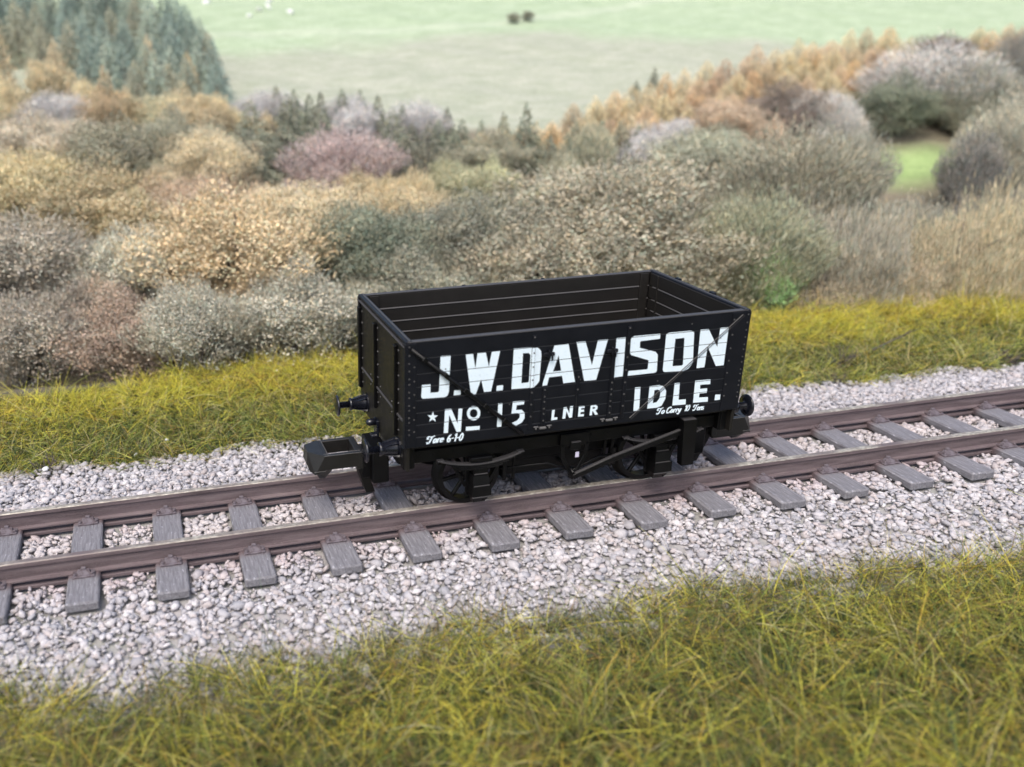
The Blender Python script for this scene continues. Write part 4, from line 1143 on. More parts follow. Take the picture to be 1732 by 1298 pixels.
 ('FILL||left of the tan thicket',''),
 ('FILL|third nearest |front-left of the large olive grey bush',''),
 ('FILL|fifth nearest |front-left of the tall golden larch',''),
 ('FILL||behind-left of the pale grey twiggy bush',''),
 ('FILL|third nearest |behind-left of the grey brown thicket',''),
 ('FILL||front-right of the golden tan bush',''),
 ('FILL|third nearest |front-right of the salmon pink bush',''),
 ('FILL||behind-left of the pale golden bush',''),
 ('FILL|farther |left of the grey brown bush',''),
 ('FILL||front-left of the very large taupe brown bush',''),
 ('FILL||front-left of the large orange brown oak scrub',''),
 ('FILL||front-left of the dark grey bush',''),
 ('FILL|third nearest |front-left of the tall golden larch',''),
 ('FILL||left of the tall golden tan reed like thicket touching the',''),
 ('FILL||front-left of the golden olive bush left',''),
 ('FILL||behind-right of the brown bush',''),
 ('FILL||front-right of the salmon orange crowned bush',''),
 ('FILL||front-right of the large orange brown oak scrub',''),
 ('FILL||left of the golden tan bush',''),
 ('FILL|nearer |in front of the grey brown thicket',''),
 ('FILL||right of the rounded russet bush',''),
 ('FILL||behind-right of the taupe bush',''),
 ('FILL||right of the grey green bush below the salmon bush',''),
 ('FILL|nearer |behind-right of the very large taupe brown bush',''),
 ('FILL||in front of the pale pinkish tan bush',''),
 ('FILL|farther |in front of the pale lilac bush',''),
 ('FILL||in front of the grey olive twiggy tree',''),
 ('FILL|farther |front-left of the pale golden bush',''),
 ('FILL|nearest |left of the grey brown thicket',''),
 ('FILL||in front of the pale grey green bush left',''),
 ('FILL|farther |front-left of the golden olive bush at the',''),
 ('FILL|nearer |behind-right of the dark olive evergreen',''),
 ('FILL|second nearest |left of the pale pinkish tan bush',''),
 ('FILL|nearer |behind the grey tan thicket',''),
 ('FILL|farther |front-right of the light yellow olive bush',''),
 ('FILL||behind the pale grey green bush right',''),
 ('FILL|third nearest |front-right of the dark grey twiggy tree right',''),
 ('FILL|nearest |front-right of the salmon pink bush',''),
 ('FILL||behind the golden tan bush',''),
 ('FILL|fourth nearest |left of the grey brown thicket',''),
 ('FILL|farther |front-left of the golden tan bush',''),
 ('FILL|nearer |behind the olive green bush',''),
 ('FILL|nearer |front-left of the grey green bush directly',''),
 ('FILL||behind-right of the grey green bush below the salmon bush',''),
 ('FILL||behind-left of the tall golden tan reed like thicket touching the',''),
 ('FILL||behind the grey brown thicket',''),
 ('FILL||in front of the orange larch',''),
 ('FILL|second nearest |front-left of the large olive grey bush',''),
 ('FILL||front-left of the brown bush',''),
 ('FILL||behind-left of the grey green twiggy bush',''),
 ('FILL||in front of the taupe bush',''),
 ('FILL||behind the khaki bush',''),
 ('FILL||in front of the golden olive bush at the',''),
 ('FILL|nearer |front-left of the grey green bush below the salmon bush',''),
 ('FILL|third nearest |behind-right of the grey tan twiggy tree',''),
 ('FILL||behind-right of the golden olive bush at the',''),
 ('FILL||right of the dark grey green bush',''),
 ('FILL||behind the pale pinkish tan bush',''),
 ('FILL|farther |right of the large orange brown oak scrub',''),
 ('FILL||left of the pale grey twiggy bush',''),
 ('FILL|nearer |behind-right of the yellowish khaki bush',''),
 ('FILL|ninth nearest |right of the grey olive twiggy tree',''),
 ('FILL||in front of the dark grey twiggy tree right',''),
 ('FILL||front-right of the grey green bush below the salmon bush',''),
 ('FILL|nearest |behind-left of the tall golden larch',''),
 ('FILL|nearer |behind-left of the grey green bush left',''),
 ('FILL||behind-right of the tall golden larch',''),
 ('FILL|nearest |right of the grey olive twiggy tree',''),
 ('FILL||front-right of the wide olive grey bush',''),
 ('FILL|nearest |behind-right of the grey olive twiggy tree',''),
 ('FILL|third nearest |right of the grey olive twiggy tree',''),
 ('FILL||behind-right of the dark grey evergreen',''),
 ('FILL||behind-right of the grey green bush left',''),
 ('FILL|nearest |front-left of the large olive grey bush',''),
 ('FILL|nearer |left of the grey brown bush',''),
 ('FILL||in front of the golden olive bush left',''),
 ('FILL||front-right of the grey green twiggy thicket',''),
 ('FILL|farther |behind-left of the olive green bush',''),
 ('FILL|farther |behind the olive green bush',''),
 ('FILL|nearer |behind-left of the salmon orange crowned bush',''),
 ('FILL|nearer |in front of the pale lilac bush',''),
 ('FILL||left of the pale golden bush',''),
 ('FILL||behind-left of the dark grey bush',''),
 ('FILL||front-right of the yellow larch',''),
 ('FILL||front-right of the pale lilac bush',''),
 ('FILL||right of the golden olive bush at the',''),
 ('FILL|nearer |behind-right of the dark grey twiggy tree at the top',''),
 ('FILL||behind-left of the large orange brown oak scrub',''),
 ('FILL||in front of the broad dark olive yew',''),
 ('FILL|nearest |behind-left of the grey brown thicket',''),
 ('FILL|nearer |behind-left of the pale pinkish tan bush',''),
 ('FILL|third nearest |front-right of the grey olive twiggy tree',''),
 ('FILL|farther |front-left of the grey green bush below the salmon bush',''),
 ('FILL|nearer |behind-right of the pale grey green bush left',''),
 ('FILL|farther |in front of the grey brown thicket',''),
 ('FILL|second nearest |behind-left of the grey brown thicket',''),
 ('FILL|farther |behind-right of the grey brown bush',''),
 ('FILL||behind-right of the short golden larch',''),
 ('FILL|third nearest |left of the pale pinkish tan bush',''),
 ('FILL||in front of the pale grey twiggy bush',''),
 ('FILL||front-right of the pale grey green bush left',''),
 ('FILL|farther |behind-left of the golden olive bush at the',''),
 ('FILL|nearest |left of the pale pinkish tan bush',''),
 ('FILL||right of the dark grey twiggy tree right',''),
 ('FILL||right of the very large taupe brown bush',''),
 ('FILL||front-right of the pale grey twiggy bush',''),
 ('FILL||behind-right of the light yellow olive bush',''),
 ('FILL|farther |behind the grey green twiggy bush',''),
 ('FILL|nearer |right of the large orange brown oak scrub',''),
 ('FILL|nearest |behind-right of the grey tan twiggy tree',''),
 ('FILL||behind the wide mauve pink bare bush',''),
 ('FILL|fourth nearest |front-left of the tall golden larch',''),
 ('FILL|farther |front-left of the grey green bush directly',''),
 ('FILL|third nearest |behind-left of the tall golden larch',''),
 ('FILL||front-left of the dark olive evergreen',''),
 ('FILL|farther |left of the golden olive bush left',''),
 ('FILL||front-left of the salmon orange crowned bush',''),
 ('FILL|third nearest |left of the grey brown thicket',''),
 ('FILL||left of the brown bush',''),
 ('FILL|fourth nearest |front-right of the dark grey twiggy tree at the top',''),
 ('FILL||left of the grey green bush below the salmon bush',''),
 ('FILL|nearest |front-right of the grey tan twiggy tree',''),
 ('FILL|farther |behind-left of the salmon orange crowned bush',''),
 ('FILL||left of the large olive grey bush',''),
 ('FILL||front-right of the pale pinkish tan bush',''),
 ('FILL|nearer |behind the grey tan twiggy tree',''),
 ('FILL|second nearest |behind-right of the grey olive twiggy tree',''),
 ('FILL|second nearest |right of the grey olive twiggy tree',''),
 ('FILL|nearer |behind the grey green bush below the salmon bush',''),
 ('FILL||behind the taupe bush',''),
 ('FILL||front-right of the grey brown thicket',''),
 ('FILL|third nearest |front-right of the dark grey twiggy tree at the top',''),
 ('FILL||left of the taupe bush',''),
 ('FILL||behind the brownish tan stem thicket',''),
 ('FILL|second nearest |front-left of the tall golden larch',''),
 ('FILL|farther |behind-right of the pale grey green bush left',''),
 ('FILL|third nearest |front-right of the grey tan twiggy tree',''),
 ('FILL|nearest |right of the light olive bush',''),
 ('FILL|farther |left of the golden olive bush at the',''),
 ('FILL|farther |behind-right of the dark olive evergreen',''),
 ('FILL||behind-left of the yellow larch',''),
 ('FILL||right of the grey green bush directly',''),
 ('FILL||front-left of the grey brown thicket',''),
 ('FILL||behind-right of the grey green bush directly',''),
 ('FILL||in front of the wide mauve pink bare bush',''),
 ('FILL|second nearest |front-right of the dark grey twiggy tree at the top',''),
 ('FILL||in front of the blue lilac bare crown above the mauve bush',''),
 ('FILL|nearest |front-right of the grey olive twiggy tree',''),
 ('FILL||behind-right of the salmon orange crowned bush',''),
 ('FILL||behind-left of the pale grey green bush left',''),
 ('FILL||left of the rounded tan bush',''),
 ('FILL||behind-left of the light yellow olive bush',''),
 ('FILL||behind-right of the pale golden bush',''),
 ('FILL||right of the wide olive grey bush',''),
 ('FILL|farther |behind-right of the yellowish khaki bush',''),
 ('FILL||in front of the dark grey twiggy tree at the top',''),
 ('FILL||front-left of the grey green twiggy bush',''),
 ('FILL|farther |behind-right of the dark grey twiggy tree at the top',''),
 ('FILL||front-right of the pale golden bush',''),
 ('FILL||left of the salmon orange crowned bush',''),
 ('FILL|nearest |front-left of the tall golden larch',''),
 ('FILL|nearer |behind-right of the golden olive bush left',''),
 ('FILL|second nearest |front-right of the grey olive twiggy tree',''),
 ('FILL|nearer |front-right of the light yellow olive bush',''),
 ('FILL|nearer |left of the golden olive bush at the',''),
 ('FILL||behind the tall golden tan reed like thicket touching the',''),
 ('FILL||front-left of the pale pinkish tan bush',''),
 ('FILL|farther |behind the wide pale grey green bush',''),
 ('FILL||behind the tall golden larch',''),
 ('FILL|farther |behind the brown bush',''),
 ('FILL|sixth nearest |right of the grey olive twiggy tree',''),
]
# ------------------------------------------------------------------ terrain
def smooth(a, b, x): t = np.clip((x-a)/(b-a), 0, 1); return t*t*(3-2*t)
def wob(x, y, s=1.0, p=0.0): return np.sin(x*1.3*s+p)*np.cos(y*1.7*s+p*2)+.5*np.sin(x*3.1*s-y*2.3*s+p)+.25*np.sin(x*6.7*s+y*5.9*s+p*3)
def terrain(x, y):
    x = np.asarray(x, float); y = np.asarray(y, float)
    z = -.47+0*x
    z = z-.14*smooth(1.5, 2.9, np.abs(y))
    z = z+.14*smooth(-3.2, -6.5, y)*0+.12*smooth(2.6, 6.5, -y)
    z = z+.42*smooth(3.0, 6.1, y)-.45*smooth(6.3, 8, y)
    z = z+np.where(y > 8, np.minimum(y-8, 11)*.336, 0)+np.where(y > 19, (y-19)*.235, 0)
    g = smooth(2.8, 3.8, np.abs(y))
    z = z+g*.035*wob(x, y, 1.0)+smooth(19, 26, y)*.12*wob(x, y, .15, 1.0)
    return z
def ground_material():
    m = mat('ground', (.2, .2, .1), .95, .1); t = NT(m)
    a = t.n('ShaderNodeAttribute'); a.attribute_name = 'tint'; n = t.noise(t.coord('Object'), 6, 8, .75); n2 = t.noise(t.coord('Object', (1, 2.2, 2.2)), .8, 6, .7)
    c = t.mix(1.0, a.outputs['Color'], t.ramp(n, [(.3, (.78,)*3), (.7, (1.12,)*3)]), 'MULTIPLY')
    c = t.mix(1.0, c, t.ramp(n2, [(.35, (.80, .84, .76)), (.65, (1.08, 1.06, 1.04))]), 'MULTIPLY')
    t.color(c); t.bump(n, .5, .05); return m
xs = np.concatenate([np.arange(-140, -16, 4.0), np.arange(-16, 60, .3), np.arange(60, 240, 5.0)])
ys = np.concatenate([np.arange(-40, -8, 4.0), np.arange(-8, 20, .2), np.arange(20, 75, .5)])
X, Y = np.meshgrid(xs, ys); Z = terrain(X, Y)
tint = np.zeros(X.shape+(3,))
tint[:] = (.20, .18, .15)
def blend(mask, c): tint[:] = tint*(1-mask[..., None])+np.array(c)*mask[..., None]
gr = smooth(2.6, 3.2, Y)+1-smooth(-4.0, -3.2, Y)
blend(gr*(1-smooth(5.9, 6.9, Y)), (.040, .046, .015))
blend((1-smooth(2.6, 3.2, Y))*smooth(-3.8, -3.2, Y), (.40, .385, .39))
blend(smooth(6.8, 7.6, Y), (.24, .21, .16))
fld = smooth(19.2, 20.2, Y+.4*wob(X, Y, .3))
blend(fld, (.435, .45, .365))  # distance haze is put into the pale field colour
# boundary of the green pasture above the pale stubble
yb = np.interp(X, [-12, -.5, 5, 14, 21, 31, 50], [31, 31.5, 33, 34.8, 32.0, 29.5, 28.5])
blend(smooth(yb-1.6, yb+1.6, Y+.7*wob(X, Y, .35, 2)), (.43, .515, .36))
yp = np.interp(X, [-12, 14, 26, 40], [34, 36.2, 41.5, 47])
blend(np.exp(-((Y-yp)/.5)**2)*(X < 40)*.6, (.56, .60, .48))
patch = np.clip(1.5-np.sqrt(((X-21.3-(Y-15.6)*1.0)/2.5)**2+((Y-15.3)/1.25)**2), 0, 1); blend(patch, (.36, .48, .21))
V = np.stack([X.ravel(), Y.ravel(), Z.ravel()], 1); nx = len(xs); ny = len(ys)
I = np.arange(nx*ny).reshape(ny, nx); F = np.stack([I[:-1, :-1].ravel(), I[:-1, 1:].ravel(), I[1:, 1:].ravel(), I[1:, :-1].ravel()], 1)
o = link('ground', np_mesh('ground', V, F, tint.reshape(-1, 3), ground_material(), True)); tag(o, kind='structure')
# ------------------------------------------------------------------ track
S_X0, S_DX = -6.94, 1.163
track = empty('railway_track', (0, 0, -.28))
tag(track, 'straight single line of rusty rails on grey timber sleepers carrying the black wagon', 'railway track')
def rail_mesh(y):
    prof = [(-.075, -.285), (.075, -.285), (.075, -.265), (.02, -.245), (.02, -.085), (.052, -.065), (.052, -.012), (.040, 0), (-.040, 0), (-.052, -.012), (-.052, -.065), (-.02, -.085), (-.02, -.245), (-.075, -.265)]
    bm = bmesh.new(); xs_ = [-22+k*.5 for k in range(113)]; rings = []
    for x in xs_: rings.append([bm.verts.new((x, y+a, b)) for a, b in prof])
    n = len(prof)
    for i in range(len(rings)-1):
        for k in range(n):
            f = bm.faces.new((rings[i][k], rings[i+1][k], rings[i+1][(k+1) % n], rings[i][(k+1) % n]))
            f.material_index = 1 if k in (7, 8, 6) or k == 9 and False else 0
    for rg in (rings[0], rings[-1]): bm.faces.new(rg)
    bmesh.ops.recalc_face_normals(bm, faces=bm.faces[:])
    me = bpy.data.meshes.new('rail'); bm.to_mesh(me); bm.free(); me.materials.append(M_RAIL); me.materials.append(M_RTOP); return me
for y in (-.736, .736):
    o = link('rail', rail_mesh(y), None, track); o.location = (0, 0, .28)
# web strips under the rails between sleepers
mb = MB()
for y in (-.736, .736):
    mb.box(-22, 34, y-.075, y+.075, -.41, -.352, .01)
o = mb.build('sleeper_web', M_RAIL, track); o.location = (0, 0, .28)
SLW, SLL = .43, 1.56
def sleeper_meshes():
    out = []
    for k in range(4):
        mb = MB(); r = random.Random(k)
        mb.box(-SLW/2, SLW/2, -SLL+r.uniform(-.02, .03), 1.24+r.uniform(-.03, .02), -.14, 0, .022)
        bmesh.ops.subdivide_edges(mb.bm, edges=[e for e in mb.bm.edges if e.calc_length() > 1], cuts=9, use_grid_fill=True)
        for v in mb.bm.verts: v.co.x += r.uniform(-.006, .006); v.co.z += r.uniform(-.004, .004)
        me = bpy.data.meshes.new('sleeper'); bmesh.ops.recalc_face_normals(mb.bm, faces=mb.bm.faces[:]); mb.bm.to_mesh(me); mb.bm.free(); me.materials.append(M_SLP); out.append(me)
    return out
SLM = sleeper_meshes()
def chair_mesh():
    mb = MB()
    mb.box(-.15, .15, -.20, .20, -.002, .030, .01)
    for s in (-1, 1):
        mb.hull([(-.10, s*.07, .02), (.10, s*.07, .02), (-.10, s*.17, .02), (.10, s*.17, .02), (-.075, s*.075, .075), (.075, s*.075, .075), (-.08, s*.13, .07), (.08, s*.13, .07)])
        mb.box(-.035, .035, min(s*.055, s*.10), max(s*.055, s*.10), .05, .105, .01)
        for q in (-.115, .115): mb.lathe([(.02, .026), (.055, .024), (.062, .014)], 'z', (q, s*.155, 0), 8, smooth=False)
    me = bpy.data.meshes.new('rail_chair'); bmesh.ops.recalc_face_normals(mb.bm, faces=mb.bm.faces[:]); mb.bm.to_mesh(me); mb.bm.free()
    return me
m_ch = mat('chair_plastic', (.11, .09, .10), .7, .3); t = NT(m_ch); n_ = t.noise(t.coord('Object'), 18, 4)
t.color(t.ramp(n_, [(.35, (.075, .055, .060)), (.6, (.15, .13, .145))])); CHM = chair_mesh(); CHM.materials.append(m_ch)
SLX = []
for k in range(-10, 26):
    x = S_X0+S_DX*k; SLX.append(x)
    s = link('sleeper', SLM[k % 4], None, track); s.location = (x, rnd.uniform(-.015, .015), 0); s.rotation_euler = (0, 0, rnd.uniform(-.01, .01))
    for y in (-.736, .736):
        c = link('rail_chair', CHM, None, s); c.location = (0, y-s.location.y, 0)
# ------------------------------------------------------------------ ballast
rs = np.random.RandomState(3)
def ico():
    bm = bmesh.new(); bmesh.ops.create_icosphere(bm, subdivisions=1, radius=1); v = np.array([q.co[:] for q in bm.verts]); f = np.array([[w.index for w in q.verts] for q in bm.faces]); bm.free(); return v, f
IV, IF = ico()
def stones(P, size, cols, flat=.7):
    n = len(P); V = np.repeat(IV[None], n, 0)
    V = V*(1+rs.uniform(-.45, .42, (n, len(IV), 1)))
    V = V*rs.uniform(.45, 1.35, (n, 1, 3))
    q = rs.normal(size=(n, 4)); q /= np.linalg.norm(q, axis=1, keepdims=True); w, x, y, z = q.T
    R = np.stack([np.stack([1-2*(y*y+z*z), 2*(x*y-z*w), 2*(x*z+y*w)], 1), np.stack([2*(x*y+z*w), 1-2*(x*x+z*z), 2*(y*z-x*w)], 1), np.stack([2*(x*z-y*w), 2*(y*z+x*w), 1-2*(x*x+y*y)], 1)], 1)
    V = np.einsum('nij,nkj->nki', R, V)*size[:, None, None]; V[:, :, 2] *= flat; V += P[:, None]
    F = (IF[None]+(np.arange(n)*len(IV))[:, None, None]).reshape(-1, 3)
    return V.reshape(-1, 3), F, np.repeat(cols, len(IV), 0)
def ballast_edge_near(x): return np.interp(x, [-8.6, -7.9, -7.1, -6.4, -4.5, -3, -.6, 1.9, 5.7, 12], [-2.6, -2.75, -3.15, -3.25, -3.08, -3.05, -3.12, -3.15, -3.42, -3.7])+.12*np.sin(x*2.1)+.08*np.sin(x*5.3+1)
def ballast_edge_far(x): return np.interp(x, [-10, -5, 0, 7, 13, 20], [3.15, 3.1, 3.1, 3.05, 2.75, 2.7])+.10*np.sin(x*1.7+2)+.07*np.sin(x*4.1)
n = 88000; P = np.stack([rs.uniform(-11.5, 22, n), rs.uniform(-4.0, 3.5, n)], 1)
keep = (P[:, 1] > ballast_edge_near(P[:, 0])-.25-rs.exponential(.08, n)) & (P[:, 1] < ballast_edge_far(P[:, 0])+.2)
keep &= ~((P[:, 0] > 9) & (P[:, 1] < -1.2) & (P[:, 0]-9 > (P[:, 1]+4)*3.5))
P = P[keep]; sx = (P[:, 0]-S_X0)/S_DX; dx = np.abs(sx-np.round(sx))*S_DX
size = rs.choice([.9, .55, 1.25], len(P), p=[.48, .42, .10])*rs.uniform(.042, .066, len(P))
on = (dx < SLW/2+size*.75) & (P[:, 1] > -SLL-size*.6) & (P[:, 1] < 1.24)
rail = (np.abs(np.abs(P[:, 1])-.736) < .10+size*.3)
gapdark = (np.abs(np.abs(P[:, 1])-.80) < .13) & (rs.rand(len(P)) < .55)
keep = ~on & ~rail & ~gapdark; P = P[keep]; size = size[keep]; dx = dx[keep]
inside = np.abs(P[:, 1]) < .66
# the crib heaps sink towards the far rail
zt_ = terrain(P[:, 0], P[:, 1])+size*.25+rs.uniform(0, .055, len(P))
zt_ = zt_+np.where(np.abs(P[:, 1]) < 1.45, .035, 0)-np.where(inside, .06*np.abs(P[:, 1]/.66)**2, 0)
base = np.array([(.60, .58, .58), (.53, .52, .53), (.66, .64, .64), (.60, .55, .53), (.48, .48, .50), (.72, .70, .69)])[rs.randint(0, 6, len(P))]
base *= np.array([.90, .885, .90])*rs.uniform(.85, 1.10, (len(P), 1))
pink = np.exp(-((np.abs(P[:, 1])-.80)/.38)**2)*np.clip(.55+.45*wob(P[:, 0], P[:, 1]*.3, .9, 1), 0, 1)
base = base*(1-pink[:, None]*.75)+np.array((.55, .42, .42))*pink[:, None]*.75*rs.uniform(.8, 1.1, (len(P), 1))
crib = np.exp(-(P[:, 1]/.55)**2); base = base*(1-crib[:, None]*.5)+np.array((.68, .61, .58))*crib[:, None]*.5
edge = np.clip(1-(P[:, 1]-ballast_edge_near(P[:, 0]))/.5, 0, 1)*(P[:, 1] < 0); gm = (rs.rand(len(P)) < edge*.6)
base[gm] = base[gm]*.45+np.array((.10, .10, .06))
V, F, C = stones(np.column_stack([P, zt_]), size, base)
o = link('ballast', np_mesh('ballast', V, F, C, M_STONE)); tag(o, 'pale grey stone ballast chips heaped round the sleepers', 'ballast', kind='stuff')
# ------------------------------------------------------------------ grass
def fnoise(x, y, s, p): return .5+.5*np.clip(wob(x, y, s, p)/1.6, -1, 1)
def blades(P, L, azm, lean, bend, w, cols, seg=4):
    n = len(P); t = np.linspace(0, 1, seg+1)[None, :, None]
    dh = np.stack([np.cos(azm), np.sin(azm), np.zeros(n)], 1); sl, cl = np.sin(lean), np.cos(lean)
    d0 = dh*sl[:, None]+np.array([0, 0, 1.0])*cl[:, None]
    side = np.stack([-np.sin(azm), np.cos(azm), np.zeros(n)], 1)
    s2 = rs.uniform(-.35, .35, n)[:, None, None]
    C = P[:, None]+L[:, None, None]*(d0[:, None]*t + dh[:, None]*bend[:, None, None]*t*t*.5 - np.array([0, 0, 1.0])*bend[:, None, None]*t*t*.55 + side[:, None]*s2*t*t)
    ph = rs.uniform(0, 6.28, n); wd = (side*np.cos(ph)[:, None]+np.cross(d0, side)*np.sin(ph)[:, None])[:, None]
    ww = w[:, None, None]*(1-.75*t**1.5)*.5
    V = np.stack([C-wd*ww, C+wd*ww], 2).reshape(n, -1, 3); k = np.arange(seg)
    q = np.stack([2*k, 2*k+1, 2*k+3, 2*k+2], 1); F = (q[None]+(np.arange(n)*2*(seg+1))[:, None, None]).reshape(-1, 4)
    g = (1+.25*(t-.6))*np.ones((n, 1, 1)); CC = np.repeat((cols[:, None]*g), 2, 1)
    return V.reshape(-1, 3), F, CC.reshape(-1, 3)
PAL = dict(y=(.66, .60, .09), g=(.28, .33, .075), d=(.070, .098, .036), b=(.25, .18, .08), s=(.55, .49, .24), o=(.62, .43, .08), t=(.10, .17, .10))
def grass_cols(n, w):
    keys = list(w[0].keys()); W_ = np.stack([np.array([q for q in w[1][k]]) for k in keys], 1); W_ = W_/W_.sum(1, keepdims=True); cs = W_.cumsum(1); r = rs.rand(n)[:, None]
    idx = (r > cs).sum(1).clip(0, len(keys)-1); c = np.array([PAL[k] for k in keys])[idx]; return c*rs.uniform(.62, 1.45, (n, 1))*rs.uniform(.93, 1.07, (n, 3))
def make_grass(name, n, xr, yr, keepf, wf, Lr, wr, label):
    P = np.stack([rs.uniform(*xr, n), rs.uniform(*yr, n)], 1); P = P[keepf(P[:, 0], P[:, 1])]; n = len(P)
    # tufting: pull blades towards clump centres, share a lean
    cell = np.floor(P/.34); hsh = np.sin(cell[:, 0]*127.1+cell[:, 1]*311.7)*43758.5453; hsh -= np.floor(hsh); h2 = np.sin(cell[:, 0]*269.5+cell[:, 1]*183.3)*43758.5453; h2 -= np.floor(h2)
    cen = (cell+.5+np.stack([hsh, h2], 1)*.6-.3)*.34; P = P+(cen-P)*rs.uniform(0, .55, (n, 1))
    azm = np.where(rs.rand(n) < .45, hsh*6.28+rs.normal(0, .6, n), rs.uniform(0, 6.28, n))
    lean = np.clip(rs.normal(.85, .42, n), .05, 1.45); L = rs.uniform(*Lr, n)*(.65+.7*h2)*(1+.8*(rs.rand(n) < .10)); bend = rs.uniform(-.1, .8, n)
    cols = grass_cols(n, wf(P[:, 0], P[:, 1], hsh)); z = terrain(P[:, 0], P[:, 1])-.01+rs.uniform(0, .11, n)
    w = rs.uniform(*wr, n)
    V, F, C = blades(np.column_stack([P, z]), L, azm, lean, bend, w, cols, 3)
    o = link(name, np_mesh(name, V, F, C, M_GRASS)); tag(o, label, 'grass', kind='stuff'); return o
def wn(x, y, h):
    a = fnoise(x, y, .75, 1.2); b = fnoise(x, y, 1.9, 4.0)
    return ({k: 0 for k in 'ygdbsot'}, dict(y=.42+2.2*a*(h > .35), g=.75+.7*b, d=1.5+1.2*(1-b), b=.9+.7*(1-a), s=.22+0*x, o=.40*b+.6*(h > .82), t=.35*(1-a)))
near_keep = lambda x, y: (y < ballast_edge_near(x)+.05+rs.normal(0, .06, len(x))) & (y > -8) & (y < -2.0) & ((y+2.5) > -5.5)
make_grass('grass_verge', 100000, (-10, 9.5), (-7.6, -1.9), near_keep, wn, (.24, .56), (.005, .0105), 'matted green and yellow tufted grass in the foreground')
def wf_(x, y, h):
    a = smooth(4.2, 5.8, y); b = fnoise(x, y, .9, 2.2); r = smooth(6, 8, x)
    return ({k: 0 for k in 'ygdbsot'}, dict(y=.12+5.5*a*(.25+b)+.5*(h > .7), g=.75+.4*b, d=.75*(1-a)*(1.3-b)+.04, b=.40*(1-b)+.10, s=.35+.2*r, o=.12+.9*a*(1-b)+.5*r*a, t=.22*(1-a)))
far_keep = lambda x, y: (y > ballast_edge_far(x)+rs.normal(0, .07, len(x))) & (y < np.interp(x, [-10, -7, -3.5, 0], [5.9, 6.15, 6.45, 6.7])+.25*np.sin(x*1.1)) & (x > -10.5+(y-3)*-.2) & (x < 12.5+(y-3)*1.6)
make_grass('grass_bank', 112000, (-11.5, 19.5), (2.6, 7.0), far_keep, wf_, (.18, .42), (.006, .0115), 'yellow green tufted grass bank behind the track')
# long thin loose fibres lying over both grass areas
def loose(name, n, xr, keepf, ylo, yhi, label):
    P = np.stack([rs.uniform(*xr, n), rs.uniform(ylo, yhi, n)], 1); P = P[keepf(P[:, 0], P[:, 1])]; n = len(P)
    c = np.array([(.78, .74, .20), (.70, .64, .34), (.52, .60, .14), (.10, .075, .05), (.22, .13, .06), (.74, .66, .14)])[rs.choice(6, n, p=[.20, .14, .18, .20, .14, .14])]
    V, F, C = blades(np.column_stack([P, terrain(P[:, 0], P[:, 1])+rs.uniform(.08, .22, n)]), rs.uniform(.25, .65, n), rs.uniform(0, 6.28, n), rs.uniform(.7, 1.6, n), rs.uniform(-.2, .8, n), rs.uniform(.005, .010, n), c, 5)
    o = link(name, np_mesh(name, V, F, C, M_GRASS)); tag(o, label, 'grass', kind='stuff')
loose('loose_grass', 3600, (-10, 9.5), near_keep, -7.6, -2.4, 'long loose yellow fibres lying over the foreground grass')
loose('loose_grass', 3800, (-11.5, 19), far_keep, 2.8, 6.9, 'long loose yellow and brown fibres lying over the grass bank behind the track')
# sparse stray blades that spill on to the ballast
n = 500; P = np.stack([rs.uniform(-9, 8, n), rs.uniform(-3, -1.3, n)], 1); P[:, 1] = ballast_edge_near(P[:, 0])+rs.exponential(.13, n)
V, F, C = blades(np.column_stack([P, terrain(P[:, 0], P[:, 1])+.03]), rs.uniform(.15, .5, n), rs.uniform(0, 6.28, n), rs.uniform(.2, 1.4, n), rs.uniform(0, .6, n), rs.uniform(.006, .012, n), np.array([(.10, .09, .06), (.17, .15, .06), (.2, .18, .13)])[rs.randint(0, 3, n)])
o = link('stray_grass', np_mesh('stray_grass', V, F, C, M_GRASS)); tag(o, 'dark stray grass fibres lying on the near ballast edge', 'grass', kind='stuff')
# ------------------------------------------------------------------ twiggy dead tufts in the far grass
M_TWIG = mat('dead_twig', (.10, .085, .08), .85, .2)
def tuft(x, y, r, h, n, label, seed):
    q = random.Random(seed); z = float(terrain(x, y)); mb = MB()
    for k in range(n):
        a = q.uniform(0, 6.28); p = Vector((q.gauss(0, r*.25), q.gauss(0, r*.25), 0)); d = Vector((math.cos(a)*q.uniform(.2, 1), math.sin(a)*q.uniform(.2, 1), q.uniform(.3, 1.1)))
        pts = [p]
        for j in range(4): d += Vector((q.gauss(0, .35), q.gauss(0, .35), q.gauss(0, .3))); pts.append(pts[-1]+d.normalized()*h*.3)
        mb.tube(pts, [.016, .013, .010, .008, .005], 5)
    o = mb.build('dead_tuft', M_TWIG); o.location = (x, y, z); tag(o, label, 'dead plant', 'dead twiggy tufts in the grass bank'); return o
tuft(9.0, 3.9, .25, .42, 26, 'dark dead twiggy tuft in the yellow grass right of the wagon', 1)
tuft(8.3, 3.15, .3, .22, 20, 'low flat dead tuft lying at the ballast edge right of the wagon', 2)
tuft(12.6, 3.1, .4, .32, 30, 'dark dead tuft in the grass close to the right edge', 3)
tuft(-7.7, 3.25, .3, .30, 22, 'grey brown dead tuft in the grass bank at the far left', 4)
mb = MB(); mb.tube([(0, 0, 0), (.35, .05, .10), (.75, .02, .26), (1.05, .1, .36)], [.02, .018, .013, .006], 6); mb.tube([(.75, .02, .26), (.9, -.1, .40), (1.0, -.15, .46)], [.012, .008, .004], 5)
o = mb.build('fallen_branch', M_TWIG); o.location = (9.9, 4.0, float(terrain(9.9, 4.0))+.18); tag(o, 'thin dark fallen branch leaning in the yellow grass on the right', 'branch')
M_PALE = mat('pale_stone', (.82, .82, .80), .8)
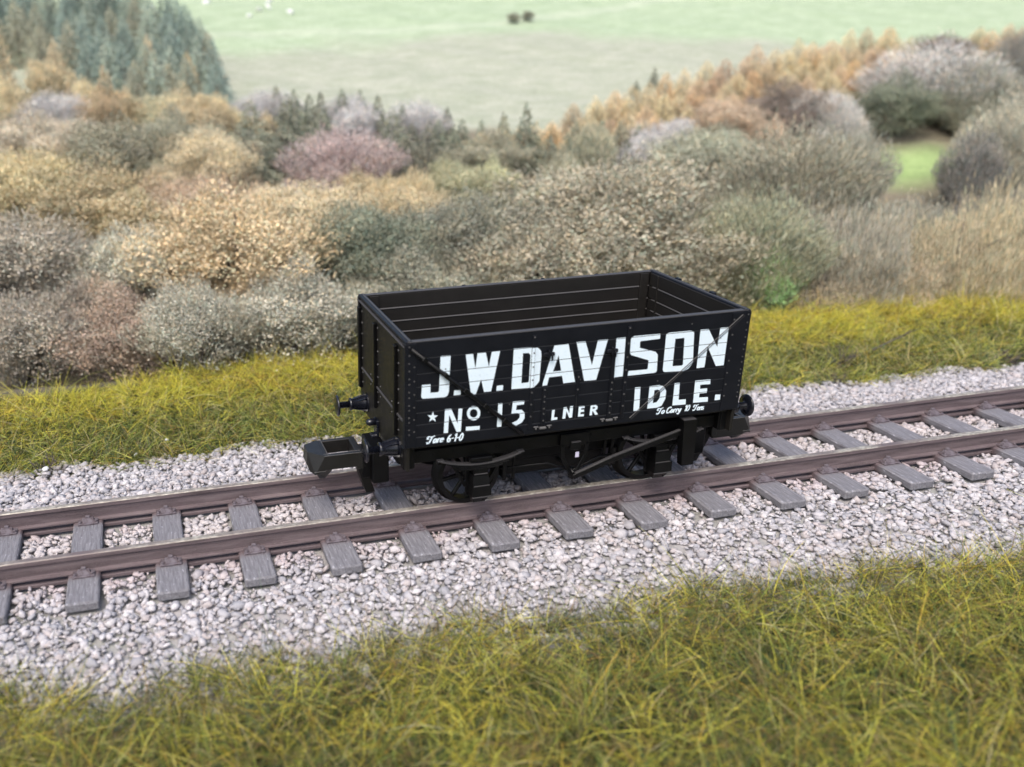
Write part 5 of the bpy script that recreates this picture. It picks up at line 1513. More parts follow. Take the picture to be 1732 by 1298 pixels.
for (x, y, r, lb) in ((-6.2, 3.3, .055, 'white pebble in the grass above the left rail'), (-5.62, 3.75, .035, 'tiny white pebble higher in the grass bank on the left'), (-7.75, 3.1, .05, 'pale pebble in the grass at the left edge')):
    V, F, C = stones(np.array([[0, 0, 0.]]), np.array([r]), np.ones((1, 3))*.6); o = link('pebble', np_mesh('pebble', V, F, None, M_PALE)); o.location = (x, y, float(terrain(x, y))+.16); tag(o, lb, 'pebble')
# white specks (scattered boulders) on the far pasture
FS = [(-3.77, 41.8, 'white boulder farthest left on the far green pasture'), (2.71, 41.9, 'white boulder highest in the cluster on the far green pasture'), (1.11, 38.5, 'long white boulder lowest left of the cluster on the far green pasture'), (1.84, 39.6, 'small white boulder right of the long boulder on the far green pasture'), (3.37, 38.9, 'small white boulder farthest right on the far green pasture'), (2.46, 40.4, 'white boulder in the middle of the cluster on the far green pasture'), (-.7, 42.2, 'white boulder between the left one and the cluster on the far green pasture')]
for (x, y, lb) in FS:
    V, F, C = stones(np.array([[0, 0, 0.]]), np.array([.24]), np.ones((1, 3))*.6); o = link('boulder', np_mesh('boulder', V, F, None, M_PALE)); o.location = (x, y, float(terrain(x, y))+.06); tag(o, lb, 'boulder', 'white boulders on the far pasture')
# ------------------------------------------------------------------ wagon
HL, HW, ZT, ZB = 2.515, 1.2547, 2.718, 1.216
PZ = [2.718, 2.490, 2.275, 2.090, 1.900, 1.722, 1.546, 1.366]
wagon = empty('coal_wagon', (0, 0, 0))
tag(wagon, 'black seven plank open coal wagon lettered J.W.DAVISON IDLE standing on the rails', 'wagon')
G = .0045                      # half groove
TH = .085                      # plank thickness
for y in (-HW+.0065, HW-.0315): mb = MB(); mb.box(-HL+.06, HL-.06, y, y+.025, ZB, ZT-.02, .003); mb.build('side_core', M_GROOVE, wagon)
XS_NEAR = [-HL+.02, -.72, -.05, .665, HL-.02]
for k in range(7):
    z1, z0 = PZ[k]-G, PZ[k+1]+G
    segs = [(-HL+.02, HL-.02)] if k == 0 else list(zip(XS_NEAR[:-1], XS_NEAR[1:]))
    if k in (1, 2, 3): segs = [(-HL+.02, -.72), (-.72, .665), (.665, HL-.02)]
    for a, b in segs:
        mb = MB(); mb.box(a+.003, b-.003, -HW, -HW+.035, z0, z1, .004); mb.build('plank', M_SIDE, wagon)
    mb = MB(); mb.box(-HL+.02, HL-.02, -HW+.05, -HW+TH, z0, z1, .006); mb.build('inner_plank', M_IN, wagon)
    mb = MB(); mb.box(-HL+.02, HL-.02, HW-.035, HW, z0, z1, .004); mb.build('plank', M_SIDE, wagon)
    mb = MB(); mb.box(-HL+.1, HL-.1, HW-TH, HW-.05, z0+.004, z1-.004, .008); mb.build('inner_plank', M_IN, wagon)
    for s in (-1, 1):
        x0, x1 = (HL-.10, HL-.05) if s > 0 else (-HL+.05, -HL+.10)
        mb = MB(); mb.box(x0, x1, -HW+TH, HW-TH, z0+.004, z1-.004, .008); mb.build('end_plank', M_IN, wagon)
# pale strips painting the sky highlight along the inside board grooves
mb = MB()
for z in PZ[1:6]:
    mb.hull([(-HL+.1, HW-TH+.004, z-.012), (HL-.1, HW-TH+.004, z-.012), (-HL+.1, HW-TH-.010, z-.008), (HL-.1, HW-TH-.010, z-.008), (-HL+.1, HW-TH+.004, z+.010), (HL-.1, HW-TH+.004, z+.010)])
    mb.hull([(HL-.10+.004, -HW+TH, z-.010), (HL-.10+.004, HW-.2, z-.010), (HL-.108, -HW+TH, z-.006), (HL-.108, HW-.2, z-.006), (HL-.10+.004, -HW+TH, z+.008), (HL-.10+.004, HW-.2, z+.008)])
o = mb.build('board_highlight', M_HIGHLIGHT, wagon); tag(o, kind='stuff')
for b_ in ((2.235, 2.375, HW-TH-.035, HW-TH+.004), (-2.375, -2.235, HW-TH-.035, HW-TH+.004), (HL-.118, HL-.095, HW-.36, HW-.32)):
    mb = MB(); mb.box(*b_, ZB, ZT-.01, .006); mb.build('corner_post', M_IN, wagon)
mb = MB(); mb.box(-HL+.08, HL-.08, -HW+.08, HW-.08, ZB-.06, ZB+.02, .01); mb.build('floor', M_IN, wagon)
# top capping
for s in (-1, 1):
    mb = MB(); y0, y1 = sorted((s*(HW+.004), s*(HW-TH-.002))); mb.box(-HL+.01, HL-.01, y0, y1, ZT-.004, ZT+.012, .005); mb.build('capping', M_EDGE, wagon)  # grey colour paints the highlight along the side tops
for s in (-1, 1):
    x0, x1 = sorted((s*(HL+.018), s*(HL-.085)))
    mb = MB(); mb.box(x0, x1, -HW, HW, ZT-.035, ZT+.016, .010); mb.build('end_cap_rail', M_SIDE, wagon)
    mb = MB()
    x0, x1 = sorted((s*(HL+.045), s*(HL-.0))); mb.box(x0, x1, -HW+.01, HW-.01, ZT-.065, ZT-.050, .004)
    x0, x1 = sorted((s*(HL-.03), s*(HL-.06))); mb.box(x0, x1, -HW+.01, HW-.01, ZT+.012, ZT+.024, .004)
    o = mb.build('end_cap_bead', M_EDGE, wagon); tag(o, kind='stuff')
# ends: smooth sheet that runs down over the headstock, stanchions, horizontal bar
for s in (-1, 1):
    mb = MB(); x0, x1 = sorted((s*HL, s*(HL-.05))); mb.box(x0, x1, -HW+.015, HW-.015, .86, ZT-.04, .006); e = mb.build('end_sheet', M_END, wagon)
    def xb(a, b): return sorted((s*(HL+a), s*(HL+b)))
    for y in (-.80, .26, 1.16) if s < 0 else (-1.0, 0, 1.0):
        mb = MB(); mb.box(*xb(-.005, .055), y-.045, y+.045, 1.24, 2.56, .010); mb.build('stanchion', M_FRAME, wagon)
    mb = MB(); mb.box(*xb(-.005, .022), -HW+.02, HW-.02, 1.555, 1.585, .006); mb.build('end_bar', M_EDGE, wagon)
    for ya, yb_ in ((-HW-.004, -HW+.10), (HW-.10, HW+.004)): mb = MB(); mb.box(*xb(-.005, .03), ya, yb_, ZB, ZT-.01, .008); mb.build('corner_plate', M_SIDE, wagon)
# side iron work
def strap(x0, x1, z0, z1, d=.016): 
    mb = MB(); mb.box(x0, x1, -HW-d, -HW+.006, z0, z1, .004); return mb.build('strap', M_SIDE, wagon)
strap(-HL-.002, -2.385, ZB+.01, ZT-.012, .012); strap(2.245, HL+.002, ZB+.01, ZT-.012, .012)
strap(-.765, -.705, 1.30, 2.66, .014); strap(-.575, -.515, 1.28, 1.90, .020); strap(-.075, -.025, 1.72, 2.05, .012)
strap(.43, .49, 1.28, 2.35, .020); strap(.635, .690, 1.30, 2.66, .016)
for x in (-.55, .46):
    mb = MB(); mb.box(x-.05, x+.05, -HW-.045, -HW-.01, 1.285, 1.315, .006)
    for q in (-.10, .10): mb.box(x+q-.035, x+q+.035, -HW-.035, -HW-.01, 1.315, 1.328, .003); mb.box(x+q-.01, x+q+.01, -HW-.035, -HW-.01, 1.285, 1.315, .003)
    mb.build('hinge', M_EDGE2, wagon)
for (x, z) in ((-.50, 2.385), (.44, 2.34)):
    mb = MB(); mb.box(x-.10, x+.06, -HW-.045, -HW-.005, z-.035, z+.02, .01); mb.box(x-.04, x-.01, -HW-.06, -HW-.005, z-.06, z+.05, .006); mb.tube([(x+.02, -HW-.05, z), (x+.02, -HW-.05, z-.09)], .012); mb.build('door_catch', M_SIDE, wagon)
# ribs: thick diagonal rod at left, thin highlight bars of the diagonal strap at right
mb = MB(); mb.tube([(-2.47, -HW-.035, 2.645), (-1.65, -HW-.040, 1.935), (-.86, -HW-.035, 1.262)], .030, 8)
for t_ in (.12, .30, .48, .66, .84): mb.box(-.04, .04, -.035, .035, -.034, .034, .008, Matrix.Translation((-2.47+1.61*t_, -HW-.035, 2.645-1.383*t_)) @ Matrix.Rotation(.71, 4, 'Y'))
mb.build('diagonal_brace', M_FRAME, wagon)
mb = MB(); mb.bar((2.40, -HW-.016, 2.67), (.785, -HW-.016, 1.285), .009, .010, .002)
mb.build('strap_highlight', M_RIV, wagon)  # thin pale grey bar paints the strap's edge highlight
mb = MB(); mb.bar((2.43, -HW-.010, 2.65), (.812, -HW-.010, 1.262), .006, .006, .001); mb.build('strap_highlight', M_GROOVE, wagon)
# rivets and bolts
def dome(mb, x, y, z, r=.017, ax='y', s=-1):
    n = 6; c = []; 
    for (h, rr) in ((0, r), (.55*r, r*.8)): c.append([mb.bm.verts.new((x+rr*math.cos(6.2832*k/n), y+s*h, z+rr*math.sin(6.2832*k/n)) if ax == 'y' else (x+s*h, y+rr*math.cos(6.2832*k/n), z+rr*math.sin(6.2832*k/n))) for k in range(n)])
    for k in range(n): mb.bm.faces.new((c[0][k], c[0][(k+1) % n], c[1][(k+1) % n], c[1][k]))
    mb.bm.faces.new(c[1])
mb = MB(); mids = [(PZ[k]+PZ[k+1])/2 for k in range(7)]
for k in range(7):
    zz = [PZ[k]-.055, PZ[k+1]+.055]
    for z in zz:
        dome(mb, -2.485, -HW-.012, z, .013); dome(mb, 2.49, -HW-.012, z, .012)
    z = mids[k]
    dome(mb, -2.415, -HW-.012, z, .013); dome(mb, 2.275, -HW-.012, z, .014)
    dome(mb, .662, -HW-.016, z+.03, .015); dome(mb, -.735, -HW-.014, z+.03, .014)
    if k > 3: dome(mb, -.545, -HW-.020, z+.05, .014); dome(mb, -.545, -HW-.020, z-.05, .014); dome(mb, .46, -HW-.020, z+.05, .014); dome(mb, .46, -HW-.020, z-.05, .014)
    if k in (3, 4): dome(mb, -.05, -HW-.012, z, .014)
for q in ((-1.98, 2.31), (-1.35, 1.62), (1.62, 2.60), (-1.05, 1.70), (1.18, 1.80), (2.10, 2.35), (-.02, 1.95)): dome(mb, q[0], -HW, q[1], .011)
for s in (-1, 1):
    for y in ((-.80-.075), (.26-.075), (1.16-.07)):
        for z in (2.50, 2.32, 2.14, 1.94, 1.74, 1.50, 1.34): dome(mb, s*HL, y, z, .016, 'x', s)
    for y in (-.55, .05, .6): dome(mb, s*HL, y, 1.48, .014, 'x', s); dome(mb, s*HL, y, 1.64, .014, 'x', s)
o = mb.build('rivets', M_RIV, wagon); tag(o, kind='stuff')
# far side: simple straps
for x in (-.74, -.54, .46, .66): mb = MB(); mb.box(x-.03, x+.03, HW-.005, HW+.016, 1.3, 2.66, .004); mb.build('strap', M_SIDE, wagon)
for x in (-1.6, -.8, .55, 1.5):   # small fixings that break the far top edge
    mb = MB(); mb.box(x-.03, x+.03, HW+.0, HW+.03, ZT-.03, ZT+.02, .006); mb.build('top_clip', M_SIDE, wagon)
for y in (.55, -.35): mb = MB(); mb.box(HL-.01, HL+.05, y-.06, y+.06, ZT-.03, ZT+.035, .01); mb.build('top_clip', M_SIDE, wagon)
# curb rail
for s in (-1, 1):
    mb = MB(); y0, y1 = sorted((s*(HW+.0), s*(HW-.16))); mb.box(-HL+.02, HL-.02, y0, y1, ZB, PZ[7]-G, .006); mb.build('curb_rail', M_SIDE, wagon)
# ------------------------------------------------------------------ lettering (thin paint film that follows planks, grooves and straps)
def clip(poly, a, b, c):       # keep a*x+b*z<=c
    out = []
    for i in range(len(poly)):
        p, q = poly[i], poly[(i+1) % len(poly)]; dp, dq = a*p[0]+b*p[1]-c, a*q[0]+b*q[1]-c
        if dp <= 0: out.append(p)
        if (dp < 0 < dq) or (dq < 0 < dp): t_ = dp/(dp-dq); out.append((p[0]+(q[0]-p[0])*t_, p[1]+(q[1]-p[1])*t_))
    return out
STRAPS = [(-.765, -.705, 1.30, 2.66, .014), (-.575, -.515, 1.28, 1.90, .020), (-.075, -.025, 1.72, 2.05, .012), (.43, .49, 1.28, 2.35, .020), (.635, .690, 1.30, 2.66, .016)]
xcuts = sorted([-9, -.722, -.718, .663, .667, 9]+[v for s in STRAPS for v in s[:2]])
zb_ = [(PZ[k+1]+G, PZ[k]-G) for k in range(7)]+[(ZB, PZ[7]-G)]
def surf(x, z):
    for a, b, c, d, h in STRAPS:
        if a < x < b and c < z < d: return h
    return 0
def paint(name, glyphs, grooves=True, off=.0025, parent=None):
    bm = bmesh.new()
    for gi, loops in enumerate(glyphs):
        vs = [p for l in loops for p in l]
        for tri in geometry.tessellate_polygon([[Vector((p[0], p[1], 0)) for p in l] for l in loops]):
            T = [vs[i] for i in tri]
            for (za, zc) in (zb_ if grooves else [(0, 9)]):
                B = clip(clip(T, 0, -1, -za), 0, 1, zc)
                if len(B) < 3: continue
                for xa, xc in zip(xcuts[:-1], xcuts[1:]):
                    if (xa, xc) in ((-.722, -.718), (.663, .667)) : continue
                    Q = clip(clip(B, -1, 0, -xa), 1, 0, xc)
                    if len(Q) < 3: continue
                    cx = sum(q[0] for q in Q)/len(Q); cz = sum(q[1] for q in Q)/len(Q)
                    y = -HW-surf(cx, cz)-off-(0 if grooves else gi*.00008)
                    f = [bm.verts.new((q[0], y, q[1])) for q in Q]
                    try: bm.faces.new(f)
                    except ValueError: pass
    if grooves: bmesh.ops.remove_doubles(bm, verts=bm.verts[:], dist=.0004)
    if grooves: bmesh.ops.dissolve_degenerate(bm, edges=bm.edges[:], dist=.0003)
    for f in bm.faces:
        f.normal_update()
        if f.normal.y > 0: f.normal_flip()
    me = bpy.data.meshes.new(name); bm.to_mesh(me); bm.free(); me.materials.append(M_LET)
    return link(name, me, None, parent or wagon)
e_ = empty('owner_lettering'); e_.parent = wagon; tag(e_, 'large pale lettering J.W.DAVISON')
for gl_ in LETTERS['J.W.DAVISON']: paint('letter', [gl_], parent=e_)
e_ = empty('town_lettering'); e_.parent = wagon; tag(e_, 'lettering IDLE.')
for gl_ in LETTERS['IDLE.']: paint('letter', [gl_], parent=e_)
e_ = empty('wagon_number'); e_.parent = wagon; tag(e_, 'lettering No 15')
for gl_ in LETTERS['No 15']: paint('letter', [gl_], parent=e_)
e_ = empty('star_emblem'); e_.parent = wagon; tag(e_, 'small painted star')
for gl_ in LETTERS['star']: paint('letter', [gl_], parent=e_)
e_ = empty('railway_initials'); e_.parent = wagon; tag(e_, 'lettering LNER')
for gl_ in LETTERS['LNER']: paint('letter', [gl_], parent=e_)
# script captions drawn as pen strokes, (x,z) in letter units, slanted
STROKES = {
 'T': [[(-.12, .78), (.05, .98), (.35, .86), (.75, 1.0)], [(.48, .92), (.36, .45), (.22, .05), (.0, .0), (-.08, .15)], [(-.12, .78), (-.1, .62), (.06, .66)]],
 'a': [[(.42, .46), (.2, .55), (.05, .3), (.1, .05), (.28, .05), (.42, .5), (.38, .1), (.5, .03)]],
 'r': [[(.08, .5), (.08, 0)], [(.08, .3), (.22, .54), (.38, .5)]],
 'e': [[(.06, .26), (.36, .32), (.34, .5), (.16, .53), (.04, .28), (.1, .04), (.36, .08)]],
 'o': [[(.22, .54), (.04, .35), (.08, .06), (.26, .02), (.4, .22), (.36, .48), (.22, .54)]],
 'C': [[(.62, .82), (.42, 1.0), (.12, .75), (.02, .32), (.18, .02), (.45, .04), (.6, .22)]],
 'y': [[(.06, .52), (.1, .16), (.26, .12), (.42, .5)], [(.42, .54), (.34, .0), (.14, -.34), (-.04, -.24)]],
 'n': [[(.06, .5), (.06, 0)], [(.06, .3), (.24, .54), (.38, .42), (.38, 0)]],
 's': [[(.34, .5), (.14, .52), (.1, .34), (.3, .22), (.28, .04), (.04, .03)]],
 '6': [[(.42, .95), (.16, .7), (.05, .3), (.16, .02), (.36, .05), (.42, .3), (.28, .48), (.1, .36)]],
 '1': [[(.1, .75), (.26, .95), (.22, 0)]], '0': [[(.28, .97), (.08, .7), (.04, .25), (.18, 0), (.38, .2), (.42, .7), (.28, .97)]],
 '-': [[(.05, .42), (.32, .44)]], ' ': [],
}
ADV = dict(zip('TareoCyns610- ', (.72, .5, .4, .44, .48, .66, .5, .46, .42, .56, .38, .56, .4, .34)))
def caption(name, text, x, z, h, width, w, dz=0):
    total = sum(ADV[c] for c in text); sx = width/total; gl = []; X0 = 0
    for c in text:
        for st in STROKES[c]:
            if len(st) > 2:      # smooth the stroke
                pts = []
                for i in range(len(st)-1):
                    p0, p1, p2, p3 = (Vector(st[max(i-1, 0)]), Vector(st[i]), Vector(st[i+1]), Vector(st[min(i+2, len(st)-1)]))
                    for k in range(4):
                        u = k/4; pts.append(.5*((2*p1)+(p2-p0)*u+(2*p0-5*p1+4*p2-p3)*u*u+(3*p1-p0-3*p2+p3)*u**3))
                pts.append(Vector(st[-1]))
            else: pts = [Vector(q) for q in st]
            P = [Vector((x+(X0+q.x+.22*q.y)*sx, z+q.y*h+dz*(X0*sx/width))) for q in pts]
            for a, b in zip(P[:-1], P[1:]):
                d = (b-a); 
                if d.length < 1e-5: continue
                d.normalize(); nrm = Vector((-d.y, d.x))*w*(1.25 if abs(d.y) > .6 else .8)/2; e = d*w*.25
                gl.append([[tuple(a-e-nrm), tuple(b+e-nrm), tuple(b+e+nrm), tuple(a-e+nrm)]])
        X0 += ADV[c]
    o = paint(name, gl, False, .0035)
    # give the crossing strokes a hair of separate height so none share a plane
    for i, p in enumerate(o.data.polygons):
        pass
    return o
tag(caption('load_caption', 'To Carry'.replace('rr', 'rr'), 1.225, 1.290, .088, .37, .017), 'script lettering To Carry 10 Tons')
tag(caption('load_caption', '10', 1.655, 1.285, .088, .088, .014), 'numerals 10 of the load caption')
tag(caption('load_caption', 'Tons', 1.805, 1.278, .086, .165, .015), 'word Tons of the load caption')
tag(caption('tare_caption', 'Tare', -2.225, 1.262, .100, .225, .019), 'script lettering Tare')
tag(caption('tare_caption', '6-1-0', -1.945, 1.250, .105, .23, .018), 'numerals 6-1-0')
# ------------------------------------------------------------------ underframe
for s in (-1, 1):
    mb = MB(); y0, y1 = sorted((s*1.02, s*.92)); mb.box(-HL+.05, HL-.05, y0, y1, .86, 1.05, .008)
    for x in (-2.25, -2.05, -1.75, -1.45, -1.12, -.90, -.62, .35, .62, .95, 1.25, 1.95, 2.1): dome(mb, x, s*1.02, .97, .014, 'y', s)
    mb.build('solebar', M_FRAME, wagon)
    mb = MB(); x0, x1 = sorted((s*(HL-.01), s*(HL-.16))); mb.box(x0, x1, -1.12, 1.12, .84, 1.19, .01); mb.build('headstock', M_FRAME, wagon)
    for q in (-1, 1):
        mb = MB(); x0, x1 = sorted((s*(HL+.012), s*(HL-.14))); y0, y1 = sorted((q*1.14, q*1.0)); mb.box(x0, x1, y0, y1, .84, 1.17, .01); mb.build('corner_block', M_FRAME, wagon)
mb = MB(); mb.box(-HL+.1, HL-.1, -.92, .92, 1.05, 1.15, .01); mb.build('underfloor', M_FRAME, wagon)
mb = MB(); mb.box(-.84, .84, -.56, .56, .24, 1.06, .03); mb.box(-2.42, 2.42, -.50, .50, .60, 1.06, .03); mb.box(-1.05, 1.05, -.66, .66, .52, 1.055, .03); mb.build('chassis_weight', M_FRAME, wagon)
# buffers
def buffer(s, y):
    mb = MB(); X = lambda a: s*(HL+a)
    z = 1.075
    mb.lathe([(X(0), .155), (X(.02), .155), (X(.022), .125)], 'x', (0, y, z), 20, smooth=False)
    mb.lathe([(X(.015), .118), (X(.05), .116), (X(.24), .088), (X(.255), .10), (X(.285), .10), (X(.29), .07)], 'x', (0, y, z), 20)
    for k in range(4):
        a = math.pi/4+k*math.pi/2; mb.hull([(X(.02), y+.12*math.cos(a)+.012, z+.12*math.sin(a)), (X(.02), y+.12*math.cos(a)-.012, z+.12*math.sin(a)), (X(.02), y+.148*math.cos(a)+.012, z+.148*math.sin(a)), (X(.02), y+.148*math.cos(a)-.012, z+.148*math.sin(a)), (X(.22), y+.095*math.cos(a)+.006, z+.095*math.sin(a)), (X(.22), y+.095*math.cos(a)-.006, z+.095*math.sin(a))])
    o = mb.build('buffer', M_BUF, wagon)
    mb = MB(); mb.lathe([(X(.27), .052), (X(.44), .052), (X(.45), .09), (X(.465), .165), (X(.485), .17), (X(.498), .15), (X(.502), .0001)], 'x', (0, y, z), 28)
    mb.build('buffer_head', M_BUF, o)
for s in (-1, 1):
    for y in (-.87, .87): buffer(s, y)
# wheels
for wx in (-1.43, 1.41):
    for s in (-1, 1):
        y = s*.735; mb = MB()
        f = lambda a: y+s*a
        # tyre with flange (flange inboard), rim ring
        mb.lathe([(f(.065), .40), (f(.065), .462), (f(.06), .47), (f(-.05), .475), (f(-.062), .50), (f(-.085), .525), (f(-.10), .515), (f(-.10), .40), (f(.065), .40)], 'y', (wx, 0, .475), 40, caps=False)
        w_ = mb.build('wheel', M_FRAME, wagon)
        mb = MB()
        for k in range(8):
            a = k*math.pi/4+.2; mb.bar((wx+.07*math.cos(a), y, .475+.07*math.sin(a)), (wx+.42*math.cos(a), y, .475+.42*math.sin(a)), .05, .055, .008, upv=(0, 1, 0))
        mb.build('spokes', M_FRAME, w_)
        mb = MB(); mb.lathe([(f(-.09), .11), (f(.07), .10), (f(.10), .05)], 'y', (wx, 0, .475), 16); mb.build('hub', M_FRAME, w_)
    mb = MB(); mb.lathe([(-.95, .035), (.95, .035)], 'y', (wx, 0, .475), 10); mb.build('axle', M_FRAME, wagon)
# axle guards, boxes, springs
for wx in (-1.36, 1.50):
    for s in (-1, 1):
        y = s*.93; R = lambda a, b: sorted((s*a, s*b)); xo = wx
        mb = MB()
        for q in (-1, 1):
            mb.bar((xo+q*.46, y, .87), (xo+q*.17, y, .36), .035, .05, .006, upv=(1, 0, 0)); mb.bar((xo+q*.15, y, .86), (xo+q*.15, y, .22), .035, .045, .006, upv=(1, 0, 0))
        mb.bar((xo-.19, y, .235), (xo+.19, y, .235), .03, .035, .005)
        mb.build('axle_guard', M_FRAME, wagon)
        mb = MB()
        mb.hull([(xo-.125, s*.94, .60), (xo+.125, s*.94, .60), (xo-.115, s*1.10, .585), (xo+.115, s*1.10, .585), (xo-.135, s*.94, .42), (xo+.135, s*.94, .42), (xo-.125, s*1.13, .42), (xo+.125, s*1.13, .42)])
        mb.hull([(xo-.145, s*.93, .43), (xo+.145, s*.93, .43), (xo-.14, s*1.15, .43), (xo+.14, s*1.15, .43), (xo-.15, s*.93, .27), (xo+.15, s*.93, .27), (xo-.14, s*1.16, .27), (xo+.14, s*1.16, .27)])
        mb.hull([(xo-.14, s*.93, .265), (xo+.14, s*.93, .265), (xo-.13, s*1.12, .265), (xo+.13, s*1.12, .265), (xo-.10, s*.95, .14), (xo+.10, s*.95, .14), (xo-.09, s*1.05, .14), (xo+.09, s*1.05, .14)])
        mb.hull([(xo-.10, s*.94, .74), (xo+.10, s*.94, .74), (xo-.10, s*1.07, .74), (xo+.10, s*1.07, .74), (xo-.11, s*.94, .60), (xo+.11, s*.94, .60), (xo-.10, s*1.08, .60), (xo+.10, s*1.08, .60)])
        dome(mb, xo+.03, s*1.12, .20, .016, 'y', s); ab = mb.build('axle_box', M_FRAME, wagon)
        mb = MB(); mb.box(xo-.15, xo+.15, *R(1.15, 1.168), .262, .278, .003); mb.box(xo-.12, xo+.12, *R(1.12, 1.14), .425, .440, .003); mb.box(xo-.10, xo+.10, *R(1.08, 1.10), .598, .610, .003); mb.build('box_lip', M_EDGE, ab)
        # leaf spring, sagging at the buckle
        mb = MB(); n = 12
        for lf in range(4):
            L_ = .60-lf*.09; pts = []
            for k in range(n): u = -1+2*k/(n-1); a_ = (u*L_, s*1.05, .865-.105*(1-(u*L_/.6)**2)-lf*.026); pts.append(a_)
            for a_, b_ in zip(pts[:-1], pts[1:]): mb.bar((xo+a_[0], a_[1], a_[2]), (xo+b_[0], b_[1], b_[2]), .085, .022, .003, mi=1 if lf == 0 else 0)
        mb.box(xo-.16, xo+.16, *R(.96, 1.10), .80, .865, .008)
        for q in (-1, 1): mb.box(xo+q*.60-.05, xo+q*.60+.05, *R(.98, 1.09), .862, .885, .004, mi=1); mb.box(xo+q*.6-.035, xo+q*.6+.035, *R(.95, 1.05), .80, .87, .005)
        mb.build('leaf_spring', [M_FRAME, M_EDGE], wagon)
# brake gear, near side (and a plainer set on the far side)
for s in (-1, 1):
    R = lambda a, b: sorted((s*a, s*b))
    mb = MB()
    for q, (xa, xb_) in ((-1, (-.12, .07)), (1, (.27, .10))):
        mb.bar((xa, s*1.06, .90), (xa*.9+(.01), s*1.06, .66), .03, .055, .006, upv=(1, 0, 0)); mb.bar((xa*.9+.01, s*1.06, .68), (xb_, s*1.06, .37), .03, .055, .006, upv=(1, 0, 0))
    mb.box(-.15, .30, *R(1.045, 1.075), .86, 1.05, .006); mb.hull([(.02, s*1.075, .40), (.15, s*1.075, .40), (.02, s*1.04, .34), (.15, s*1.04, .34), (.085, s*1.05, .30), (.02, s*1.04, .42), (.15, s*1.04, .42)])
    mb.build('brake_hanger', M_FRAME, wagon)
    mb = MB(); mb.box(.0, .16, *R(1.04, 1.10), .80, .93, .008); mb.box(.01, .15, *R(1.035, 1.115), .92, .932, .003, mi=1); mb.build('brake_bracket', [M_FRAME, M_EDGE], wagon)
    mb = MB(); mb.bar((.03, s*1.17, .41), (.62, s*1.18, .62), .05, .085, .008); mb.bar((.60, s*1.18, .615), (1.72, s*1.19, .93), .05, .085, .008)
    lv = mb.build('brake_lever', M_FRAME, wagon)
    mb = MB(); mb.bar((.06, s*1.165, .465), (.62, s*1.175, .668), .045, .008, .002); mb.bar((.62, s*1.175, .668), (1.70, s*1.185, .972), .045, .008, .002); mb.build('lever_edge_highlight', M_EDGE, lv)
    mb = MB(); mb.hull([(1.66, s*1.14, 1.14), (1.88, s*1.14, 1.14), (1.66, s*1.29, 1.14), (1.88, s*1.29, 1.14), (1.72, s*1.15, .405), (1.91, s*1.15, .405), (1.72, s*1.27, .405), (1.91, s*1.27, .405)])
    mb.box(1.67, 1.87, *R(1.15, 1.28), 1.138, 1.150, .004, mi=1); mb.build('lever_guard', [M_FRAME, M_EDGE], wagon)
    mb = MB(); mb.tube([(-.95, s*.80, .50), (-.2, s*.82, .50), (.1, s*1.0, .42)], .022); mb.tube([(.1, s*1.0, .42), (.6, s*.82, .50), (.95, s*.80, .50)], .022); mb.build('push_rod', M_FRAME, wagon)
    for x in (-.86, -.72, .84, .72):
        mb = MB(); mb.bar((x, s*.80, .84), (x-.02, s*.80, .30), .03, .045, .005, upv=(1, 0, 0))
        if abs(x) > .8: mb.box(x-.06 if x < 0 else x-.01, x+.01 if x < 0 else x+.06, *R(.70, .83), .34, .62, .01)
        mb.build('brake_shoe', M_FRAME, wagon)
mb = MB(); mb.lathe([(-1.1, .03), (1.1, .03)], 'y', (.085, 0, .42), 10); mb.build('brake_shaft', M_FRAME, wagon)
m_ = mat('pale_paint_chip', (.62, .58, .72), .5); mb = MB(); mb.box(.10, .16, -1.062, -1.055, .66, .745, .002); mb.build('paint_spot', m_, wagon)
